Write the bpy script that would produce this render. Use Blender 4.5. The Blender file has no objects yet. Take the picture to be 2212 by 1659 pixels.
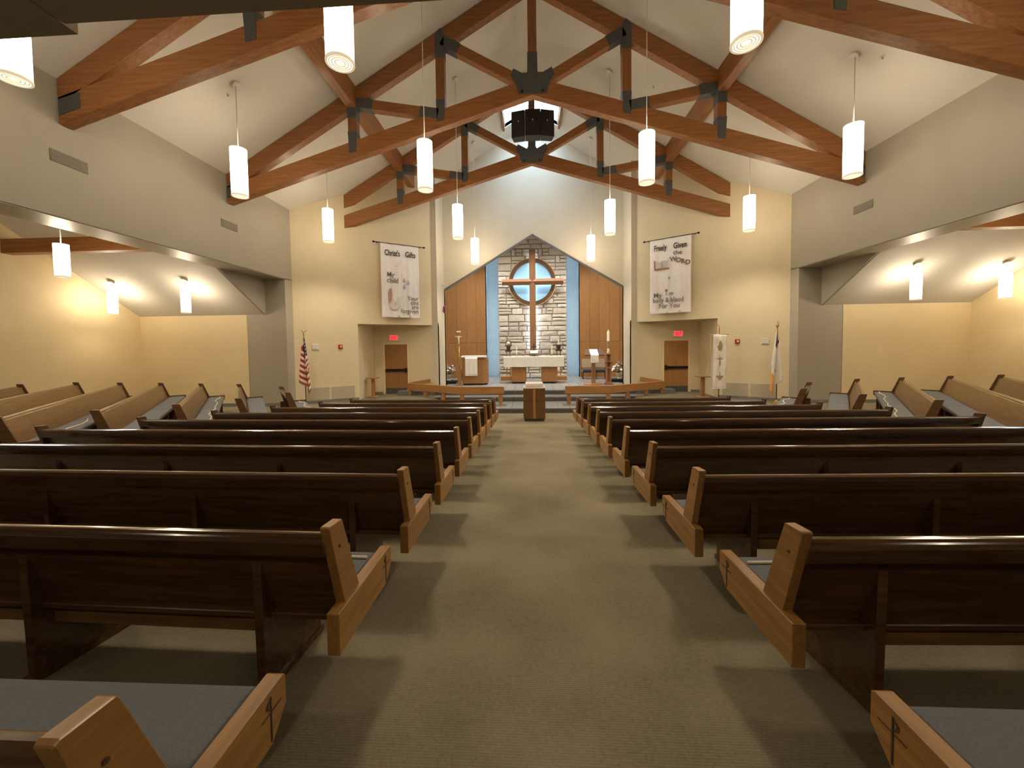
import bpy, bmesh, math, random
from mathutils import Vector, Matrix
random.seed(7)
PI = math.pi
sc = bpy.context.scene
col = sc.collection

# ------------------------------------------------------------------ camera
F_PX, PX, PY = 835.35, 1106.0, 782.2
YAW, PITCH, ROLL = .0483, .0408, .0131
cam_d = bpy.data.cameras.new('camera')
cam_d.sensor_fit = 'HORIZONTAL'; cam_d.sensor_width = 36.0
cam_d.lens = F_PX / 2212.0 * 36.0
cam_d.shift_x = -(PX - 1106.0) / 2212.0
cam_d.shift_y = -(829.5 - PY) / 2212.0
cam_d.clip_start = .05; cam_d.clip_end = 200
cam = bpy.data.objects.new('camera', cam_d); col.objects.link(cam)
fwd = Vector((-math.sin(YAW) * math.cos(PITCH), math.cos(YAW) * math.cos(PITCH), -math.sin(PITCH)))
right0 = Vector((math.cos(YAW), math.sin(YAW), 0)); down0 = fwd.cross(right0)
right = math.cos(ROLL) * right0 + math.sin(ROLL) * down0
down = -math.sin(ROLL) * right0 + math.cos(ROLL) * down0
M = Matrix.Identity(4)
for i in range(3):
    M[i][0] = right[i]; M[i][1] = -down[i]; M[i][2] = -fwd[i]
M[0][3], M[1][3], M[2][3] = -.127, 0, 1.55
cam.matrix_world = M
sc.camera = cam

# ------------------------------------------------------------------ world, exposure
w = bpy.data.worlds.new('world'); sc.world = w; w.use_nodes = True
bg = w.node_tree.nodes['Background']
bg.inputs[0].default_value = (.60, .80, 1, 1); bg.inputs[1].default_value = 17.0
sc.view_settings.view_transform = 'Standard'; sc.view_settings.look = 'None'
sc.view_settings.gamma = 1; sc.view_settings.use_curve_mapping = False
sc.view_settings.exposure = 0.36
sc.cycles.use_denoising = True
sc.cycles.max_bounces = 8; sc.cycles.diffuse_bounces = 5; sc.cycles.glossy_bounces = 3
sc.cycles.sample_clamp_indirect = 6
LAMP = (1.0, .83, .60)
LAMP_E = 15.5
DOWN_W = 290.0
REAR_W = 60.0
SKY_PORTAL = True

# ------------------------------------------------------------------ materials
MATS = {}
def base_mat(name, color, rough=.6, metal=0, coat=0, spec=.5):
    m = bpy.data.materials.new(name); m.use_nodes = True
    b = m.node_tree.nodes['Principled BSDF']
    b.inputs['Base Color'].default_value = (*color, 1)
    b.inputs['Roughness'].default_value = rough; b.inputs['Metallic'].default_value = metal
    b.inputs['Coat Weight'].default_value = coat; b.inputs['Coat Roughness'].default_value = .18
    b.inputs['Specular IOR Level'].default_value = spec
    MATS[name] = m
    return m
def nodes(m): return m.node_tree.nodes, m.node_tree.links, m.node_tree.nodes['Principled BSDF']
def plain(name, color, rough=.6, metal=0, var=.06, scale=8, bump=0, bscale=60, coat=0, spec=.5):
    m = base_mat(name, color, rough, metal, coat, spec); N, L, b = nodes(m)
    tc = N.new('ShaderNodeTexCoord'); n = N.new('ShaderNodeTexNoise'); n.inputs['Scale'].default_value = scale; n.inputs['Detail'].default_value = 4
    L.new(tc.outputs['Object'], n.inputs['Vector'])
    r = N.new('ShaderNodeValToRGB'); r.color_ramp.elements[0].position = .3; r.color_ramp.elements[1].position = .7
    r.color_ramp.elements[0].color = (*[c * (1 - var) for c in color], 1); r.color_ramp.elements[1].color = (*[min(1, c * (1 + var)) for c in color], 1)
    L.new(n.outputs['Fac'], r.inputs['Fac']); L.new(r.outputs['Color'], b.inputs['Base Color'])
    if bump:
        n2 = N.new('ShaderNodeTexNoise'); n2.inputs['Scale'].default_value = bscale; n2.inputs['Detail'].default_value = 3
        L.new(tc.outputs['Object'], n2.inputs['Vector'])
        bp = N.new('ShaderNodeBump'); bp.inputs['Strength'].default_value = bump; bp.inputs['Distance'].default_value = .02
        L.new(n2.outputs['Fac'], bp.inputs['Height']); L.new(bp.outputs['Normal'], b.inputs['Normal'])
    return m
def wood(name, dark, light, axis=0, rough=.35, coat=.25, scale=1.0, spec=.5):
    m = base_mat(name, light, rough, 0, coat, spec); N, L, b = nodes(m)
    tc = N.new('ShaderNodeTexCoord'); mp = N.new('ShaderNodeMapping')
    s = [14 * scale, 14 * scale, 14 * scale]; s[axis] = 1.1 * scale
    mp.inputs['Scale'].default_value = s
    L.new(tc.outputs['Object'], mp.inputs['Vector'])
    n = N.new('ShaderNodeTexNoise'); n.inputs['Scale'].default_value = 2.2; n.inputs['Detail'].default_value = 7; n.inputs['Roughness'].default_value = .62
    L.new(mp.outputs['Vector'], n.inputs['Vector'])
    r = N.new('ShaderNodeValToRGB'); r.color_ramp.elements[0].position = .32; r.color_ramp.elements[1].position = .68
    r.color_ramp.elements[0].color = (*dark, 1); r.color_ramp.elements[1].color = (*light, 1)
    L.new(n.outputs['Fac'], r.inputs['Fac'])
    oi = N.new('ShaderNodeObjectInfo'); hs = N.new('ShaderNodeHueSaturation')
    mr = N.new('ShaderNodeMapRange'); mr.inputs['To Min'].default_value = .9; mr.inputs['To Max'].default_value = 1.1
    L.new(oi.outputs['Random'], mr.inputs['Value']); L.new(mr.outputs['Result'], hs.inputs['Value'])
    L.new(r.outputs['Color'], hs.inputs['Color']); L.new(hs.outputs['Color'], b.inputs['Base Color'])
    bp = N.new('ShaderNodeBump'); bp.inputs['Strength'].default_value = .12; bp.inputs['Distance'].default_value = .004
    L.new(n.outputs['Fac'], bp.inputs['Height']); L.new(bp.outputs['Normal'], b.inputs['Normal'])
    return m
def emit(name, color, strength):
    m = base_mat(name, (.8, .8, .78), .5); N, L, b = nodes(m)
    b.inputs['Emission Color'].default_value = (*color, 1); b.inputs['Emission Strength'].default_value = strength
    return m

plain('paint_taupe', (.395, .36, .295), .55, var=.02, scale=2, bump=.05, bscale=120)
plain('paint_taupe_gloss', (.36, .32, .25), .42, var=.03, scale=3, bump=.04, bscale=9)
plain('paint_gold_daylit', (.72, .62, .425), .6, var=.02, scale=2, bump=.05, bscale=120)  # the gold paint, with daylight on the wing walls mixed into its colour
plain('paint_gold', (.80, .66, .41), .6, var=.02, scale=2, bump=.05, bscale=120)
plain('paint_cream', (.66, .60, .47), .6, var=.02, scale=2, bump=.05, bscale=120)
plain('paint_white', (.74, .71, .65), .6, var=.02, scale=2, bump=.04, bscale=120)
plain('paint_blue', (.33, .44, .51), .55, var=.03, scale=3, bump=.04, bscale=90)
plain('ceiling_white', (.70, .67, .61), .75, var=.015, scale=2, bump=.05, bscale=150)
plain('soffit_brown', (.36, .31, .235), .7, var=.06, scale=5, bump=.1, bscale=140)
plain('joint_black', (.01, .009, .008), .9)
plain('base_grey', (.20, .20, .21), .5)
plain('steel_grey', (.075, .08, .08), .55, metal=.0, var=.12, scale=9)
plain('black_box', (.012, .012, .011), .55, var=.2)
plain('black_metal', (.02, .02, .02), .35, metal=.6)
plain('chrome', (.6, .6, .6), .25, metal=1)
plain('brass', (.75, .52, .2), .3, metal=1)
plain('white_metal', (.75, .72, .66), .4)
plain('grille_tan', (.20, .17, .125), .5)
plain('vent_tan', (.52, .47, .36), .55, var=.03)
plain('white_cloth', (.84, .81, .74), .8, var=.03, scale=14, bump=.15, bscale=30)
plain('banner_cloth', (.92, .88, .87), .75, var=.03, scale=5, bump=.1, bscale=25)
plain('satin_white', (.82, .79, .74), .35, var=.04, scale=6, bump=.2, bscale=18)
plain('ink_brown', (.08, .05, .035), .8)
plain('ink_soft', (.22, .17, .14), .8)
plain('ink_pale', (.62, .58, .56), .8)
plain('ink_mid', (.42, .36, .32), .8)
plain('ink_red', (.40, .17, .12), .8)
plain('ink_tan', (.52, .33, .22), .8)
plain('ink_blue', (.40, .42, .66), .8)
plain('ink_gold', (.36, .25, .12), .7)
plain('red_cloth', (.42, .035, .045), .7)
plain('navy_cloth', (.02, .025, .07), .7)
plain('orange_cloth', (.75, .33, .1), .7)
plain('red_plastic', (.45, .03, .02), .4)
plain('cream_cord', (.78, .70, .50), .7)
plain('cushion', (.13, .138, .15), .9, var=.10, scale=120, bump=.25, bscale=260)
plain('navy_vinyl', (.03, .045, .075), .45)
plain('beige_fabric', (.34, .26, .18), .9, bump=.2, bscale=200)
plain('candle_wax', (.88, .84, .72), .5)
plain('tile_grey', (.24, .245, .25), .32, var=.12, scale=5, bump=.06, bscale=40)
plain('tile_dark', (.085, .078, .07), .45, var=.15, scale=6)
plain('grout', (.16, .15, .14), .9)
plain('marble_white', (.76, .73, .68), .3, var=.05, scale=4)
plain('mortar', (.27, .235, .20), .95, bump=.3, bscale=40)
plain('flower_white', (.85, .83, .82), .6)
plain('flower_purple', (.13, .03, .22), .6)
plain('leaf_green', (.05, .11, .03), .6)
plain('glass_purple', (.16, .01, .12), .2)
plain('figure_ivory', (.75, .62, .48), .5)
wood('pew_wood_shaded', (.060, .029, .013), (.130, .063, .026), 0, .2, .3)  # medium brown pew wood, shade on the backs put into the colour
wood('pew_end_lit', (.235, .112, .028), (.38, .195, .052), 1, .36, .25)  # same pew wood, light on the aisle ends put into the colour
wood('pew_end_shaded', (.075, .037, .014), (.15, .075, .028), 1, .36, .25)  # same pew wood, shade on the other ends put into the colour
wood('pew_cap_wood', (.050, .023, .010), (.105, .050, .020), 0, .16, .6)
MATS['pew_cap_wood'].node_tree.nodes['Principled BSDF'].inputs['Coat Roughness'].default_value = .07
wood('pew_wood_lit', (.12, .063, .023), (.22, .12, .046), 0, .38, .2)  # same pew wood, light on the fronts put into the colour
wood('truss_wood', (.20, .074, .018), (.34, .14, .037), 0, .5, .1, .6)
wood('truss_wood_post', (.185, .066, .016), (.31, .125, .033), 2, .5, .1, .6)
wood('truss_wood_long', (.20, .074, .018), (.34, .14, .037), 1, .5, .1, .6)
wood('oak', (.30, .135, .04), (.44, .215, .075), 0, .42, .2)
wood('oak_up', (.29, .135, .042), (.41, .205, .072), 2, .42, .2)
wood('panel_wood', (.28, .132, .042), (.355, .175, .06), 2, .45, .15, .5)
wood('door_wood', (.29, .135, .042), (.38, .19, .062), 2, .4, .2, .5)
wood('font_wood', (.10, .043, .012), (.16, .072, .020), 2, .4, .2)
wood('cross_wood', (.24, .115, .058), (.34, .175, .09), 2, .5, .1)
wood('chair_wood', (.05, .025, .012), (.10, .05, .02), 2, .4, .2)
emit('shade_glow', LAMP, LAMP_E)
emit('shade_glow_short', LAMP, LAMP_E)
def shade_mat(nm, E_):
    m = MATS[nm]; N, L, b = nodes(m); tc = N.new('ShaderNodeTexCoord'); sx = N.new('ShaderNodeSeparateXYZ'); mr = N.new('ShaderNodeMapRange'); mr.interpolation_type = 'SMOOTHSTEP'
    mr.inputs['From Min'].default_value = -.02; mr.inputs['From Max'].default_value = .55; mr.inputs['To Min'].default_value = .95; mr.inputs['To Max'].default_value = E_
    L.new(tc.outputs['Object'], sx.inputs[0]); L.new(sx.outputs['Z'], mr.inputs['Value']); L.new(mr.outputs[0], b.inputs['Emission Strength'])
shade_mat('shade_glow', LAMP_E); shade_mat('shade_glow_short', 30.0)
emit('shade_low', (1.0, .82, .56), 1.15)
emit('shade_ring', (1.0, .86, .62), .75)
emit('shade_rim', (1.0, .80, .52), .42)
emit('led_cool', (.82, .91, 1.0), 22.0)
emit('led_warm', (1.0, .93, .82), 10.0)
emit('window_blue', (.36, .60, .80), .30); MATS['window_blue'].node_tree.nodes['Principled BSDF'].inputs['Base Color'].default_value = (.16, .30, .42, 1)
emit('exit_red', (1.0, .07, .08), .95); MATS['exit_red'].node_tree.nodes['Principled BSDF'].inputs['Base Color'].default_value = (.3, .03, .03, 1)
emit('exit_letters', (1.0, .01, .01), .38); MATS['exit_letters'].node_tree.nodes['Principled BSDF'].inputs['Base Color'].default_value = (.2, .01, .01, 1)
# carpet
def carpet():
    m = base_mat('carpet', (.25, .215, .15), .95, spec=.1); N, L, b = nodes(m)
    tc = N.new('ShaderNodeTexCoord')
    n1 = N.new('ShaderNodeTexNoise'); n1.inputs['Scale'].default_value = 1.3; n1.inputs['Detail'].default_value = 5
    n2 = N.new('ShaderNodeTexNoise'); n2.inputs['Scale'].default_value = 55; n2.inputs['Detail'].default_value = 2
    wv = N.new('ShaderNodeTexWave'); wv.wave_type = 'BANDS'; wv.bands_direction = 'Y'; wv.inputs['Scale'].default_value = 26; wv.inputs['Distortion'].default_value = 5; wv.inputs['Detail'].default_value = 2; wv.inputs['Detail Scale'].default_value = 8
    for n in (n1, n2, wv): L.new(tc.outputs['Object'], n.inputs['Vector'])
    mx = N.new('ShaderNodeMath'); mx.operation = 'MULTIPLY_ADD'; mx.inputs[1].default_value = .45
    L.new(n2.outputs['Fac'], mx.inputs[0]); L.new(n1.outputs['Fac'], mx.inputs[2])
    m2 = N.new('ShaderNodeMath'); m2.operation = 'MULTIPLY_ADD'; m2.inputs[1].default_value = .2
    L.new(wv.outputs['Fac'], m2.inputs[0]); L.new(mx.outputs[0], m2.inputs[2])
    r = N.new('ShaderNodeValToRGB'); r.color_ramp.elements[0].position = .55; r.color_ramp.elements[1].position = 1.0
    r.color_ramp.elements[0].color = (.150, .128, .083, 1); r.color_ramp.elements[1].color = (.245, .212, .143, 1)
    L.new(m2.outputs[0], r.inputs['Fac']); L.new(r.outputs['Color'], b.inputs['Base Color'])
    bp = N.new('ShaderNodeBump'); bp.inputs['Strength'].default_value = .5; bp.inputs['Distance'].default_value = .01
    L.new(m2.outputs[0], bp.inputs['Height']); L.new(bp.outputs['Normal'], b.inputs['Normal'])
carpet()
def stone_mat():
    m = base_mat('stone', (.42, .37, .31), .85); N, L, b = nodes(m)
    oi = N.new('ShaderNodeObjectInfo'); r = N.new('ShaderNodeValToRGB')
    r.color_ramp.elements[0].color = (.50, .455, .415, 1); r.color_ramp.elements[1].color = (.72, .69, .66, 1)
    e = r.color_ramp.elements.new(.5); e.color = (.62, .57, .50, 1)
    L.new(oi.outputs['Random'], r.inputs['Fac'])
    tc = N.new('ShaderNodeTexCoord'); n = N.new('ShaderNodeTexNoise'); n.inputs['Scale'].default_value = 9; n.inputs['Detail'].default_value = 5
    L.new(tc.outputs['Object'], n.inputs['Vector'])
    mx = N.new('ShaderNodeMixRGB'); mx.blend_type = 'MULTIPLY'; mx.inputs['Fac'].default_value = .35
    L.new(r.outputs['Color'], mx.inputs[1]); L.new(n.outputs['Fac'], mx.inputs[2]); L.new(mx.outputs[0], b.inputs['Base Color'])
    bp = N.new('ShaderNodeBump'); bp.inputs['Strength'].default_value = .6; bp.inputs['Distance'].default_value = .03
    L.new(n.outputs['Fac'], bp.inputs['Height']); L.new(bp.outputs['Normal'], b.inputs['Normal'])
stone_mat()
def glazing():
    m = bpy.data.materials.new('glazing'); m.use_nodes = True; N, L = m.node_tree.nodes, m.node_tree.links
    N.remove(N['Principled BSDF']); t = N.new('ShaderNodeBsdfTransparent'); t.inputs[0].default_value = (.9, .95, 1, 1)
    g = N.new('ShaderNodeBsdfGlossy'); g.inputs['Roughness'].default_value = .1
    x = N.new('ShaderNodeMixShader'); x.inputs[0].default_value = .06
    L.new(t.outputs[0], x.inputs[1]); L.new(g.outputs[0], x.inputs[2]); L.new(x.outputs[0], N['Material Output'].inputs[0])
    MATS['glazing'] = m
glazing()

# ------------------------------------------------------------------ mesh helpers
def raw(name, verts, faces, mat, parent=None, smooth=False, fix=True):
    me = bpy.data.meshes.new(name); me.from_pydata([tuple(v) for v in verts], [], faces); me.update()
    if fix:
        bm = bmesh.new(); bm.from_mesh(me); bmesh.ops.recalc_face_normals(bm, faces=bm.faces); bm.to_mesh(me); bm.free()
    if smooth:
        for p in me.polygons: p.use_smooth = True
    mats = mat if isinstance(mat, (list, tuple)) else [mat]
    for mm in mats: me.materials.append(MATS[mm])
    o = bpy.data.objects.new(name, me); col.objects.link(o)
    if parent: o.parent = parent
    return o
def from_bm(name, bm, mat, parent=None, smooth=False):
    bmesh.ops.recalc_face_normals(bm, faces=bm.faces)
    me = bpy.data.meshes.new(name); bm.to_mesh(me); bm.free()
    if smooth:
        for p in me.polygons: p.use_smooth = True
    mats = mat if isinstance(mat, (list, tuple)) else [mat]
    for mm in mats: me.materials.append(MATS[mm])
    o = bpy.data.objects.new(name, me); col.objects.link(o)
    if parent: o.parent = parent
    return o
BOXF = [(0, 1, 3, 2), (4, 6, 7, 5), (0, 4, 5, 1), (2, 3, 7, 6), (0, 2, 6, 4), (1, 5, 7, 3)]
def bm_box(bm, x, y, z):
    v = [bm.verts.new((a, b, c)) for a in x for b in y for c in z]
    for f in BOXF: bm.faces.new([v[i] for i in f])
def box(name, x, y, z, mat, parent=None, bev=0, seg=1):
    bm = bmesh.new(); bm_box(bm, x, y, z)
    if bev: bmesh.ops.bevel(bm, geom=bm.edges[:], offset=bev, segments=seg, affect='EDGES', profile=.6)
    return from_bm(name, bm, mat, parent)
def prism(name, pts, vec, mat, parent=None, bev=0):
    """extrude the 3-D polygon pts along vec"""
    n = len(pts); vec = Vector(vec)
    vs = [Vector(p) for p in pts] + [Vector(p) + vec for p in pts]
    fs = [tuple(range(n)), tuple(range(2 * n - 1, n - 1, -1))] + [(i, (i + 1) % n, n + (i + 1) % n, n + i) for i in range(n)]
    bm = bmesh.new(); V = [bm.verts.new(v) for v in vs]
    for f in fs: bm.faces.new([V[i] for i in f])
    if bev: bmesh.ops.bevel(bm, geom=bm.edges[:], offset=bev, segments=1, affect='EDGES')
    return from_bm(name, bm, mat, parent)
def beam(name, a, b, wid, dep, mat, parent=None, up=(0, 0, 1), bev=.008):
    """box from a to b; wid across, dep along up"""
    a, b = Vector(a), Vector(b); d = (b - a).normalized(); s = d.cross(Vector(up)).normalized(); u = s.cross(d)
    bm = bmesh.new(); V = []
    for p in (a, b):
        for i in (-1, 1):
            for j in (-1, 1): V.append(bm.verts.new(p + s * (wid / 2 * i) + u * (dep / 2 * j)))
    for f in BOXF: bm.faces.new([V[i] for i in f])
    if bev: bmesh.ops.bevel(bm, geom=bm.edges[:], offset=bev, segments=1, affect='EDGES')
    return from_bm(name, bm, mat, parent)
def lathe(name, prof, mat, parent=None, seg=20, loc=(0, 0, 0), smooth=True, caps=True):
    vs, fs = [], []
    for r, z in prof:
        for k in range(seg):
            a = 2 * PI * k / seg; vs.append((loc[0] + r * math.cos(a), loc[1] + r * math.sin(a), loc[2] + z))
    for i in range(len(prof) - 1):
        for k in range(seg): fs.append((i * seg + k, i * seg + (k + 1) % seg, (i + 1) * seg + (k + 1) % seg, (i + 1) * seg + k))
    if caps:
        fs.append(tuple(range(seg))); fs.append(tuple((len(prof) - 1) * seg + k for k in range(seg)))
    o = raw(name, vs, fs, mat, parent, smooth)
    if smooth: auto_smooth(o)
    return o
def auto_smooth(o, ang=.6):
    me = o.data; bm = bmesh.new(); bm.from_mesh(me)
    for e in bm.edges:
        if len(e.link_faces) == 2 and e.calc_face_angle(0) > ang: e.smooth = False
    bm.to_mesh(me); bm.free()
def tube(name, pts, r, mat, parent=None, seg=8, closed=False, smooth=True):
    pts = [Vector(p) for p in pts]; n = len(pts); vs, fs = [], []
    rr = r if isinstance(r, (list, tuple)) else [r] * n
    for i, p in enumerate(pts):
        a = pts[(i - 1) % n] if (closed or i > 0) else p; b = pts[(i + 1) % n] if (closed or i < n - 1) else p
        t = (b - a).normalized(); ref = Vector((0, 0, 1)) if abs(t.z) < .9 else Vector((0, 1, 0))
        s = t.cross(ref).normalized(); u = s.cross(t)
        for k in range(seg):
            q = 2 * PI * k / seg; vs.append(p + (s * math.cos(q) + u * math.sin(q)) * rr[i])
    m = n if closed else n - 1
    for i in range(m):
        for k in range(seg):
            j = (i + 1) % n; fs.append((i * seg + k, i * seg + (k + 1) % seg, j * seg + (k + 1) % seg, j * seg + k))
    if not closed: fs += [tuple(range(seg)), tuple((n - 1) * seg + k for k in range(seg))]
    return raw(name, vs, fs, mat, parent, smooth)
def flat(name, pts, y, mat, parent, th=.004):
    """thin plate: polygon in local x,z standing at local y, facing -y"""
    return prism(name, [(p[0], y, p[1]) for p in pts], (0, -th, 0), mat, parent)
def ellipse(cx, cz, rx, rz, n=18): return [(cx + rx * math.cos(2 * PI * k / n), cz + rz * math.sin(2 * PI * k / n)) for k in range(n)]
def text(name, body, size, loc, mat, parent, bold=0, align='CENTER', xs=1.0, shear=0, ext=.002, rotz=0, serif=False):
    cu = bpy.data.curves.new(name, 'FONT'); cu.body = body; cu.size = size; cu.align_x = align; cu.offset = bold; cu.extrude = ext; cu.shear = shear; cu.resolution_u = 3
    t = bpy.data.objects.new(name, cu); col.objects.link(t)
    bpy.context.view_layer.update()
    me = bpy.data.meshes.new_from_object(t.evaluated_get(bpy.context.evaluated_depsgraph_get()))
    bpy.data.objects.remove(t); bpy.data.curves.remove(cu)
    me.materials.clear(); me.materials.append(MATS[mat])
    o = bpy.data.objects.new(name, me); col.objects.link(o); o.parent = parent
    o.location = loc; o.rotation_euler = (PI / 2, rotz, 0); o.scale = (xs, 1, 1)
    return o
def thing(name, label, cat, loc=(0, 0, 0), rotz=0, group=None):
    o = bpy.data.objects.new(name, None); col.objects.link(o); o.empty_display_size = .1
    o.location = loc; o.rotation_euler = (0, 0, rotz); return tag(o, label, cat, group)
def tag(o, label, cat, group=None):
    o['label'] = label; o['category'] = cat
    if group: o['group'] = group
    return o
def struct(o, label=None):
    o['kind'] = 'structure'
    if label: o['label'] = label
    return o
def copy_tree(o, parent=None):
    c = o.copy(); col.objects.link(c); c.parent = parent
    for ch in list(o.children): copy_tree(ch, c)
    return c
SIDE = {-1: 'left', 1: 'right'}

# ------------------------------------------------------------------ dimensions
RIDGE, SLOPE, WX = 11.33, .59, 8.41
def roof(x): return RIDGE - SLOPE * abs(x)
FS, FZ0 = .061, .05
Y_STEP, ZT1, ZT2, ZP = 13.22, -.585, -.405, -.225
Y_T2, Y_T3, Y_BACK = 14.9, 15.55, 17.4
UX, UY = .613, .790            # side pew direction (|x|, y)
def lerp(a, b, t): return a + (b - a) * t
def ss(t): t = max(0, min(1, t)); return t * t * (3 - 2 * t)
def interp(x, tab):
    if x <= tab[0][0]: return tab[0][1]
    for (a, b), (c, d) in zip(tab, tab[1:]):
        if x <= c: return b + (d - b) * (x - a) / (c - a)
    return tab[-1][1]
def nave_z(y): return FZ0 - FS * min(max(y, -5), Y_STEP)
def side_z(ax, y):
    p = UY * ax - UX * y
    z = -.25 + .05 * min(max(0, p - 1.1), 4.2)
    return lerp(z, ZT2, ss((y - 11.4) / 1.6))
EDGE = [(0, 6.5), (3.46, 6.35), (4.39, 6.15), (5.3, 5.85), (6.25, 5.5), (7.2, 5.15), (8.1, 4.8), (9.05, 4.42), (12.0, 4.0), (13.2, 3.3), (15, 3.6), (16, 3.8)]
def floor_z(x, y):
    ax = abs(x); a = interp(y, EDGE) - .3
    wdt = .5 if y < 11 else lerp(.5, 1.3, ss((y - 11) / 2)) if y < 13 else lerp(1.3, .5, ss((y - 13) / 3))
    sd = side_z(ax, y) if y > 4.9 else lerp(nave_z(y), side_z(ax, y), ss((y - 2.5) / 2.4))
    return lerp(nave_z(y), sd, ss((ax - a) / wdt))

# ------------------------------------------------------------------ floor
xs = [-14 + .5 * i for i in range(12)] + [-8 + .1 * i for i in range(51)] + [-2.9 + .58 * i for i in range(11)]
xs += [-x for x in xs[:63]]
xs = sorted(set(round(x, 3) for x in xs)); ys = [-3.2 + .25 * i for i in range(79)]
vs = [(x, y, floor_z(x, y)) for y in ys for x in xs]; nx = len(xs)
fs = [(j * nx + i, j * nx + i + 1, (j + 1) * nx + i + 1, (j + 1) * nx + i) for j in range(len(ys) - 1) for i in range(nx - 1)]
struct(raw('floor', vs, fs, 'carpet', fix=False, smooth=True), 'olive tan carpet sloping down the aisle to the chancel steps')

# chancel platform: concrete core, every tile a part
plat = struct(box('floor_chancel', (-5.6, 5.6), (Y_T3 + .02, 24), (-1.0, ZP - .02), 'grout'), 'raised chancel floor and steps laid with grey slate tiles')
struct(prism('step_core', [(-3.0, Y_STEP + .02, -1), (3.0, Y_STEP + .02, -1), (4.05, Y_T2, -1), (4.05, Y_T3 + .1, -1), (-4.05, Y_T3 + .1, -1), (-4.05, Y_T2, -1)], (0, 0, 1 + ZT1 - .02), 'grout', plat)); plat.children[-1].pop('kind', None)
core2 = box('step_core', (-4.05, 4.05), (Y_T2 + .02, Y_T3 + .1), (-1, ZT2 - .02), 'grout', plat)
TS = .405
def tile_row(x0, x1, y0, y1, z0, z1, mat='tile_grey', n=None):
    n = n or max(1, round((x1 - x0) / TS)); wd = (x1 - x0) / n
    me = None
    for i in range(n):
        xa, xb = x0 + i * wd + .004, x0 + (i + 1) * wd - .004
        if me is None:
            o = box('tile', (xa, xb), (y0 + .004, y1 - .004), (z0, z1), mat, plat, .003); me = o.data; ox = xa
        else:
            o = bpy.data.objects.new('tile', me); col.objects.link(o); o.parent = plat; o.location.x = xa - ox
for j in range(4):
    y0 = Y_STEP + j * .42; hw = lerp(3.0, 4.05, (y0 - Y_STEP) / (Y_T2 - Y_STEP)); k = int(hw / TS)
    tile_row(-k * TS, k * TS, y0, y0 + .42, ZT1 - .03, ZT1)
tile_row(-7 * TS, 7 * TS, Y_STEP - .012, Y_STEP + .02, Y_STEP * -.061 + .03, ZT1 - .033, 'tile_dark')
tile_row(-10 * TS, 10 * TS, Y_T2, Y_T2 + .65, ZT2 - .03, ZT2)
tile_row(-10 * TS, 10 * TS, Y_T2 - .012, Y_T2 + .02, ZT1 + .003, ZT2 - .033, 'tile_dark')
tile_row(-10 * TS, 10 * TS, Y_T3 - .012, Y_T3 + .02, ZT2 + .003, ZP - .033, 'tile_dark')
for j in range(8): tile_row(-10 * TS, 10 * TS, Y_T3 + j * TS, Y_T3 + (j + 1) * TS, ZP - .03, ZP)
bm = bmesh.new()
for j in range(8, 19):
    for i in range(-13, 13): bm_box(bm, (i * TS + .004, (i + 1) * TS - .004), (Y_T3 + j * TS + .004, Y_T3 + (j + 1) * TS - .004), (ZP - .03, ZP))
o = from_bm('tile_field', bm, 'tile_grey', plat); o['kind'] = 'stuff'
for s in (-1, 1):   # carpet strip pads under the rail ends
    box('carpet_pad', (s * 1.02, s * 1.62) if s > 0 else (-1.62, -1.02), (13.75, 14.15), (ZT1, ZT1 + .012), 'carpet', plat)

# ------------------------------------------------------------------ roof, skylight
SKX, SKY0, SKY1 = 1.1, 14.5, 16.5
Y_W = 1.75
roof_o = None
for s in (-1, 1):
    pts = lambda x0, x1, y0, y1: [(s * x0, y0, roof(x0)), (s * x1, y0, roof(x1)), (s * x1, y1, roof(x1)), (s * x0, y1, roof(x0))]
    main = prism('ceiling', pts(SKX, WX + .35, Y_W - .3, Y_BACK + .3), (0, 0, .15), 'ceiling_white')
    struct(main, 'white sloping ceiling on the %s side of the ridge' % SIDE[s])
    prism('ceiling_panel', pts(0, SKX, Y_W - .3, SKY0), (0, 0, .15), 'ceiling_white', main)
    prism('ceiling_panel', pts(0, SKX, SKY1, Y_BACK + .3), (0, 0, .15), 'ceiling_white', main)
sky = struct(raw('window_1', [(0, 0, 0)], [], 'glazing', fix=False), 'ridge skylight above the chancel with bright daylight')
for s in (-1, 1):
    prism('curb', [(s * SKX, SKY0, roof(SKX) - .16), (s * SKX, SKY1, roof(SKX) - .16), (s * SKX, SKY1, 11.55), (s * SKX, SKY0, 11.55)], (s * .09, 0, 0), 'truss_wood_long', sky)
    prism('curb_lining', [(s * (SKX - .02), SKY0, roof(SKX) + .05), (s * (SKX - .02), SKY1, roof(SKX) + .05), (s * (SKX - .02), SKY1, 11.5), (s * (SKX - .02), SKY0, 11.5)], (s * .02, 0, 0), 'paint_white', sky)
for y in (SKY0 - .06, SKY1): prism('end_curb', [(-SKX, y, 10.66), (0, y, RIDGE), (SKX, y, 10.66), (SKX, y, 11.55), (-SKX, y, 11.55)], (0, .06, 0), 'paint_white', sky)
gl = [(SKX * 1.05 * math.cos(PI * k / 10), 11.5 + .55 * math.sin(PI * k / 10)) for k in range(11)]
raw('pane', [(x, y, z) for y in (SKY0 - .08, SKY1 + .08) for x, z in gl], [(k, k + 1, 12 + k, 11 + k) for k in range(10)], 'glazing', sky, smooth=True)
for y in (SKY0 - .07, SKY1 + .07): raw('end_pane', [(x, y, z) for x, z in gl], [tuple(range(11))], 'glazing', sky)
pl = bpy.data.lights.new('skylight_portal', 'AREA'); pl.shape = 'RECTANGLE'; pl.size = 2 * SKX; pl.size_y = SKY1 - SKY0; pl.cycles.is_portal = True
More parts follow.
